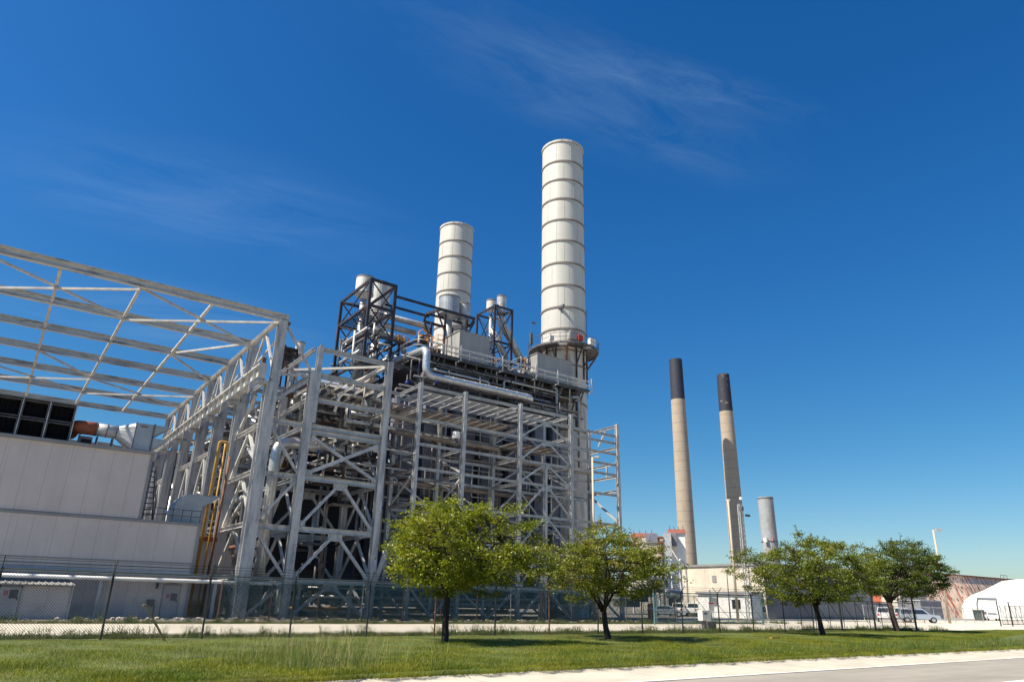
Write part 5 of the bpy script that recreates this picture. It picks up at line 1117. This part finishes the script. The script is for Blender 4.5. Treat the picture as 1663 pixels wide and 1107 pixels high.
# ================================================================== VEHICLES
def vehicle(name, label, cat, pos, head, kind, paint, group=None):
    t = thing(name, label, cat, (pos.x, pos.y, 0), group)
    ca, sa = math.cos(head), math.sin(head)
    def P(x, y, z): return (pos.x + x*ca - y*sa, pos.y + x*sa + y*ca, z)
    L, Wd = {'pickup': (5.3, 0.95), 'sedan': (4.6, 0.88), 'van': (5.2, 0.98), 'suv': (4.7, 0.93)}[kind]
    low_ = {'pickup': [(-L/2, .5), (-L/2, 1.05), (-.35, 1.08), (1.35, 1.08), (L/2-.15, .98), (L/2, .8), (L/2, .42)],
            'sedan': [(-L/2, .45), (-L/2+.05, .88), (-1.6, .95), (1.0, .92), (L/2-.2, .75), (L/2, .6), (L/2, .32)],
            'van': [(-L/2, .4), (-L/2, 1.1), (1.6, 1.1), (L/2-.3, 1.0), (L/2, .8), (L/2, .4)],
            'suv': [(-L/2, .45), (-L/2, 1.0), (1.1, 1.02), (L/2-.15, .92), (L/2, .7), (L/2, .4)]}[kind]
    cab_ = {'pickup': [(-.45, 1.08), (-.35, 1.75), (.65, 1.78), (1.35, 1.08)], 'sedan': [(-1.65, .94), (-1.0, 1.4), (.25, 1.43), (1.05, .92)],
            'van': [(-L/2, 1.1), (-L/2+.05, 2.05), (1.0, 2.05), (1.75, 1.1)], 'suv': [(-L/2+.05, 1.0), (-L/2+.25, 1.65), (.5, 1.68), (1.2, 1.02)]}[kind]
    def ext(pl, w0, w1, nm, mat, z_in=None):
        n = len(pl); b = B(); zs = [z for _, z in pl]; lo_, hi_ = min(zs), max(zs)
        def hw(z): return w0 + (w1-w0)*(z-lo_)/(hi_-lo_)
        b.add([P(x, hw(z), z) for x, z in pl] + [P(x, -hw(z), z) for x, z in pl], [tuple(range(n)), tuple(range(2*n-1, n-1, -1))] + [(k+n, (k+1) % n+n, (k+1) % n, k) for k in range(n)])
        return b.build(nm, mat, t)
    ext(low_, Wd, Wd-.05, 'body', paint)
    c = ext(cab_, Wd-.06, Wd-.24, 'cabin', paint)
    x0, x1, x2, x3 = cab_[0][0], cab_[1][0], cab_[2][0], cab_[3][0]; z0, z1 = cab_[0][1], cab_[1][1]
    for s in (1, -1):
        b = B(); w0, w1 = (Wd-.06)+.012, (Wd-.2)+.012
        zl, zh = z0+.06, z1-.1
        b.add([P(x0+.15, s*w0, zl), P(x3-.25, s*w0, zl), P(x2-.05, s*w1, zh), P(x1+.12, s*w1, zh)], [(0, 1, 2, 3)]); b.build('side_window', m_glass, c)
    b = B(); b.add([P(x3-.02, Wd-.16, z0+.06), P(x3-.02, -Wd+.16, z0+.06), P(x2+.08, -Wd+.32, z1-.07), P(x2+.08, Wd-.32, z1-.07)], [(0, 1, 2, 3)]); b.build('windscreen', m_glass, c)
    b = B(); b.add([P(x0-.02, Wd-.16, z0+.08), P(x0-.02, -Wd+.16, z0+.08), P(x1-.06, -Wd+.32, z1-.07), P(x1-.06, Wd-.32, z1-.07)], [(0, 1, 2, 3)]); b.build('rear_window', m_glass, c)
    for s in (1, -1):
        for x in (L*0.32, -L*0.31):
            b = B(); b.cyl(P(x, s*(Wd-.2), .36), P(x, s*(Wd+.02), .36), .36, n=16); wv = b.build('wheel', m_tyre, t)
            b = B(); b.cyl(P(x, s*(Wd+.021), .36), P(x, s*(Wd+.035), .36), .21, n=12); b.build('rim', m_rim, wv)
        b = B(); b.box((0, 0, 0), (0, 0, 0)) if False else b.add([P(-L/2-.012, s*(Wd-.08), .75), P(-L/2-.012, s*(Wd-.28), .75), P(-L/2-.012, s*(Wd-.28), 1.0), P(-L/2-.012, s*(Wd-.08), 1.0)], [(0, 1, 2, 3)]); b.build('tail_light', m_red, t)
        b = B(); b.add([P(L/2+.012, s*(Wd-.08), .62), P(L/2+.012, s*(Wd-.4), .62), P(L/2+.0, s*(Wd-.4), .76), P(L/2+.0, s*(Wd-.08), .76)], [(0, 1, 2, 3)]); b.build('headlight', m_white, t)
    return t
m_carwhite = M('white_car_paint', (0.72, 0.72, 0.71), 0.3, 0, var=0.02)
m_carsilver = M('silver_car_paint', (0.42, 0.45, 0.48), 0.3, 0.5, var=0.02)
m_carblue = M('dark_blue_car_paint', (0.03, 0.05, 0.10), 0.3, 0.2, var=0.02)
hd_ = 0.52
vehicle('pickup_truck', 'white pickup truck with red tail lights left of the darkest trunk', 'pickup', U(1438, 1009, Z=0), hd_, 'pickup', m_carwhite)
vehicle('pickup_truck', 'white pickup truck just right of the darkest trunk', 'pickup', U(1466, 1009, Z=0), hd_, 'pickup', m_carwhite)
vehicle('parked_car', 'silver car parked at the open end of the sliding gate', 'car', U(1494, 1010.5, Z=0), -1.0, 'suv', m_carsilver)
vehicle('parked_van', 'white van left of the leaning trunk behind the sliding gate', 'van', U(1358, 1003, Z=0), 0.4, 'van', m_carwhite)
vehicle('parked_car', 'dark blue car at the left part of the sliding gate', 'car', U(1378, 1002, Z=0), hd_, 'suv', m_carblue)
vehicle('parked_car', 'dark car partly hidden behind the third tree trunk', 'car', U(1346, 1000, Z=0), hd_, 'suv', m_carblue)
vehicle('parked_car', 'silver sedan behind the teal fence near the yellow bollard', 'car', U(1084, 1001, Z=0), -0.9, 'sedan', m_carsilver)
vehicle('pickup_truck', 'white pickup behind the teal fence left of the white cabinet', 'pickup', U(1103, 1000, Z=0), hd_, 'pickup', m_carwhite)
vehicle('pickup_truck', 'white pickup farther right behind the teal fence and cabinet', 'pickup', U(1127, 1000, Z=0), hd_, 'pickup', m_carwhite)
vehicle('parked_car', 'white car in front of the tent behind the barred gate', 'car', U(1612, 1007, Z=0), hd_+math.pi, 'suv', m_carwhite)
# ================================================================== LAMPS, MAST, SMALL THINGS
def lamp(label, x, y, h, mat, head=(0.5, 0), r=0.11, foot=False, box=(0.45, 0.18)):
    t = thing('street_lamp', label, 'lamp post', (x, y, 0))
    b = B(); b.cyl((x, y, 0), (x, y, h), r, r*0.65, n=12); b.build('pole', mat, t, smooth=True)
    d = Vector((head[0], head[1], 0)); b = B(); e_ = V((x, y, h)) + d
    b.bar((x, y, h-0.05), e_ - d*0.3, 0.06, 0.06); b.build('arm', mat, t)
    b = B(); b.bar(e_ - d*0.6, e_ + d*0.5, box[0], box[1]); b.build('lamp_head', m_galv, t)
    if foot: b = B(); b.cyl((x, y, -0.1), (x, y, 0.55), 0.32, n=16); b.build('footing', m_conc_tan, t)
    return t
lamp('tall tan lamp pole on a concrete footing beside the reddish tree', 45.0, 49.3, 14.5, m_tan, (0.3, -0.3), 0.14, True)
a = U(1199, 1009, Z=0)
lamp('slim tan lamp pole standing before the second tan chimney', a.x, a.y, U(1189, 812, Y=a.y).z, m_tan, (0.3, 0.25), 0.15)
lamp('short dark lamp pole before the cream warehouse lean-to', U(1180, 926, Y=60).x, 60, U(1180, 926, Y=60).z, m_dksteel, (0.2, 0), 0.09, box=(0.4, 0.4))
a = U(1543, 1011.5, Z=0)
lamp('tall pale lamp pole with flat head rising behind the darkest tree', a.x, a.y, U(1522, 861, Y=a.y).z, m_tan, (0.6, -0.45), 0.17, False, (0.5, 0.25))
a = U(1217, 1000, Y=52); c = U(1207, 808, Y=52)
ma = thing('lattice_mast', 'slim pale lattice mast with cameras right of the second tan chimney', 'mast', (a.x, 52, 0))
for dx, dy in ((0, 0), (0.7, 0), (0.35, 0.6)): bar('leg', ma, m_galv, (a.x+dx, 52+dy, 0), (a.x+dx*0.7, 52+dy*0.7, c.z-0.8), 0.09, 0.09, (0, 1, 0))
b = B(); nz_ = 22
for k in range(nz_):
    z0, z1 = (c.z-0.8)*k/nz_, (c.z-0.8)*(k+1)/nz_; q0, q1 = 1-0.3*k/nz_, 1-0.3*(k+1)/nz_
    tri = [(0, 0), (0.7, 0), (0.35, 0.6)]
    for i in range(3):
        p, q = tri[i], tri[(i+1) % 3]
        b.bar((a.x+p[0]*q0, 52+p[1]*q0, z0), (a.x+q[0]*q1, 52+q[1]*q1, z1), 0.045, 0.045); b.bar((a.x+p[0]*q1, 52+p[1]*q1, z1), (a.x+q[0]*q1, 52+q[1]*q1, z1), 0.04, 0.04)
b.build('lacing', m_galv, ma)
b = B(); b.cyl((a.x+0.2, 52.2, c.z-0.8), (a.x+0.2, 52.2, c.z), 0.05, n=6); b.build('top_rod', m_dksteel, ma)
b = B(); b.cyl((a.x+0.4, 52.0, c.z-0.25), (a.x+0.4, 52.0, c.z+0.05), 0.17, n=10); b.build('dome_camera', m_white, ma)
b = B(); b.box((a.x-0.1, 51.6, c.z-1.6), (a.x+0.2, 52.0, c.z-1.1)); b.box((a.x+0.5, 51.5, c.z-2.2), (a.x+1.2, 51.7, c.z-1.95)); b.build('floodlight', m_dksteel, ma)
cbn = thing('control_cabinet', 'white control cabinet on dark legs by the gate', 'cabinet', (40.2, 33, 0))
b = B(); b.box((39.75, 33, 0.55), (40.55, 33.4, 1.18)); b.build('box', m_white, cbn)
b = B(); b.box((39.95, 32.985, 0.93), (40.2, 32.999, 1.03)); b.build('nameplate', m_dksteel, cbn)
b = B(); b.box((39.95, 33.1, 0), (40.05, 33.3, 0.55)); b.box((40.65, 33.1, 0), (41.2, 33.5, 0.5)); b.cyl((40.25, 33.2, 0), (40.25, 33.2, 0.55), 0.05, n=6); b.build('stand', m_dksteel, cbn)
sg = thing('notice_sign', 'white notice board with red heading on the teal gate', 'sign', (46, 40.4, 1.4)); a = U(1150, 977, Y=40.4); c = U(1160, 994, Y=40.4)
b = B(); b.box((a.x, 40.37, c.z), (c.x, 40.4, a.z)); b.build('board', m_white, sg)
b = B(); b.box((a.x+0.03, 40.36, a.z-0.16), (c.x-0.03, 40.369, a.z-0.03)); b.build('heading', m_red, sg)
b = B()
for k in range(5): b.box((a.x+0.06, 40.362, a.z-0.25-0.09*k), (c.x-0.06-0.05*(k % 2), 40.369, a.z-0.22-0.09*k))
b.build('text_lines', m_door, sg)
sb = thing('notice_sign', 'small blue sign with white symbol on the black fence', 'sign', (48, 28.1, 1.4)); a = U(1238, 985, Y=28.1); c = U(1244, 993, Y=28.1)
b = B(); b.box((a.x, 28.08, c.z), (c.x, 28.1, a.z)); b.build('board', m_blue, sb)
b = B(); xm = (a.x+c.x)/2; b.cyl((xm, 28.078, a.z-0.12), (xm, 28.072, a.z-0.12), 0.06, n=10); b.build('symbol', m_white, sb)
def bollard(label, p, h, r, mat):
    t = thing('bollard', label, 'bollard', p); b = B(); b.lathe(p, [(r, 0), (r, h-r*0.5), (r*0.7, h-r*0.1), (0.01, h)], 16); b.build('post', mat, t, smooth=True)
    b = B(); b.lathe(p, ring_prof(r, h*0.6, h*0.6, h*0.1, 0.01), 16); b.build('band', m_white, t)
bollard('thick yellow bollard left of the silver sedan', U(1058, 1004, Z=0), 1.6, 0.38, m_yellow)
bollard('yellow bollard behind the third tree', U(1282, 1002, Z=0), 1.9, 0.4, m_yellow)
sk = thing('dumpster', 'green waste skip left of the white car by the tent', 'skip', U(1592, 1008, Z=0)); p = U(1592, 1008, Z=0)
b = B(); b.add([(p.x-.6, p.y-.5, .1), (p.x+.6, p.y-.5, .1), (p.x+.6, p.y+.5, .1), (p.x-.6, p.y+.5, .1), (p.x-.75, p.y-.6, 1.7), (p.x+.75, p.y-.6, 1.7), (p.x+.75, p.y+.6, 1.7), (p.x-.75, p.y+.6, 1.7)], [(0, 3, 2, 1), (4, 5, 6, 7), (0, 1, 5, 4), (1, 2, 6, 5), (2, 3, 7, 6), (3, 0, 4, 7)])
b.build('body', M('dark_green_paint', (0.008, 0.022, 0.016), 0.5), sk)
b = B(); b.box((p.x-.8, p.y-.65, 1.7), (p.x+.8, p.y+.65, 1.78)); b.build('lid', m_dksteel, sk)
ex = thing('forklift', 'orange yard machine under the grey shed', 'machine', U(1516, 1000, Z=0)); p = U(1516, 1000, Z=0)
b = B(); b.box((p.x-1.2, p.y-.7, .5), (p.x+1.0, p.y+.7, 1.3)); b.build('chassis', m_orange, ex)
b = B(); b.box((p.x-.6, p.y-.6, 1.3), (p.x+.4, p.y+.6, 2.2)); b.build('cab', m_dksteel, ex)
for s in (-.8, .7):
    b = B(); b.cyl((p.x+s, p.y-.75, .4), (p.x+s, p.y+.75, .4), .4, n=14); b.build('wheel', m_tyre, ex)
mk = B(); p = U(1259, 1037, Z=0.05); mk.bar((p.x-0.35, p.y, 0.12), (p.x+0.35, p.y+0.05, 0.12), 0.12, 0.05); tag(mk.build('marker_strip', m_yellow, org=(p.x, p.y, 0.05)), 'yellow marker strip lying on the grass between the trees', 'marker')
tn = thing('tank_cylinder', 'small grey white junction drum hung on the rack front', 'drum', (29.7, 50.2, 13)); a = U(741, 707, Y=50.9)
b = B(); b.cyl((a.x, 50.9, a.z-0.25), (a.x, 50.9, a.z+0.3), 0.36, n=14); b.build('drum', m_white, tn); b = B(); b.cyl((a.x, 50.9, a.z-0.7), (a.x, 50.9, a.z-0.25), 0.18, n=10); b.box((a.x-.05, 50.6, a.z-.9), (a.x+.05, 51.1, a.z-.7)); b.build('stand', m_dksteel, tn)
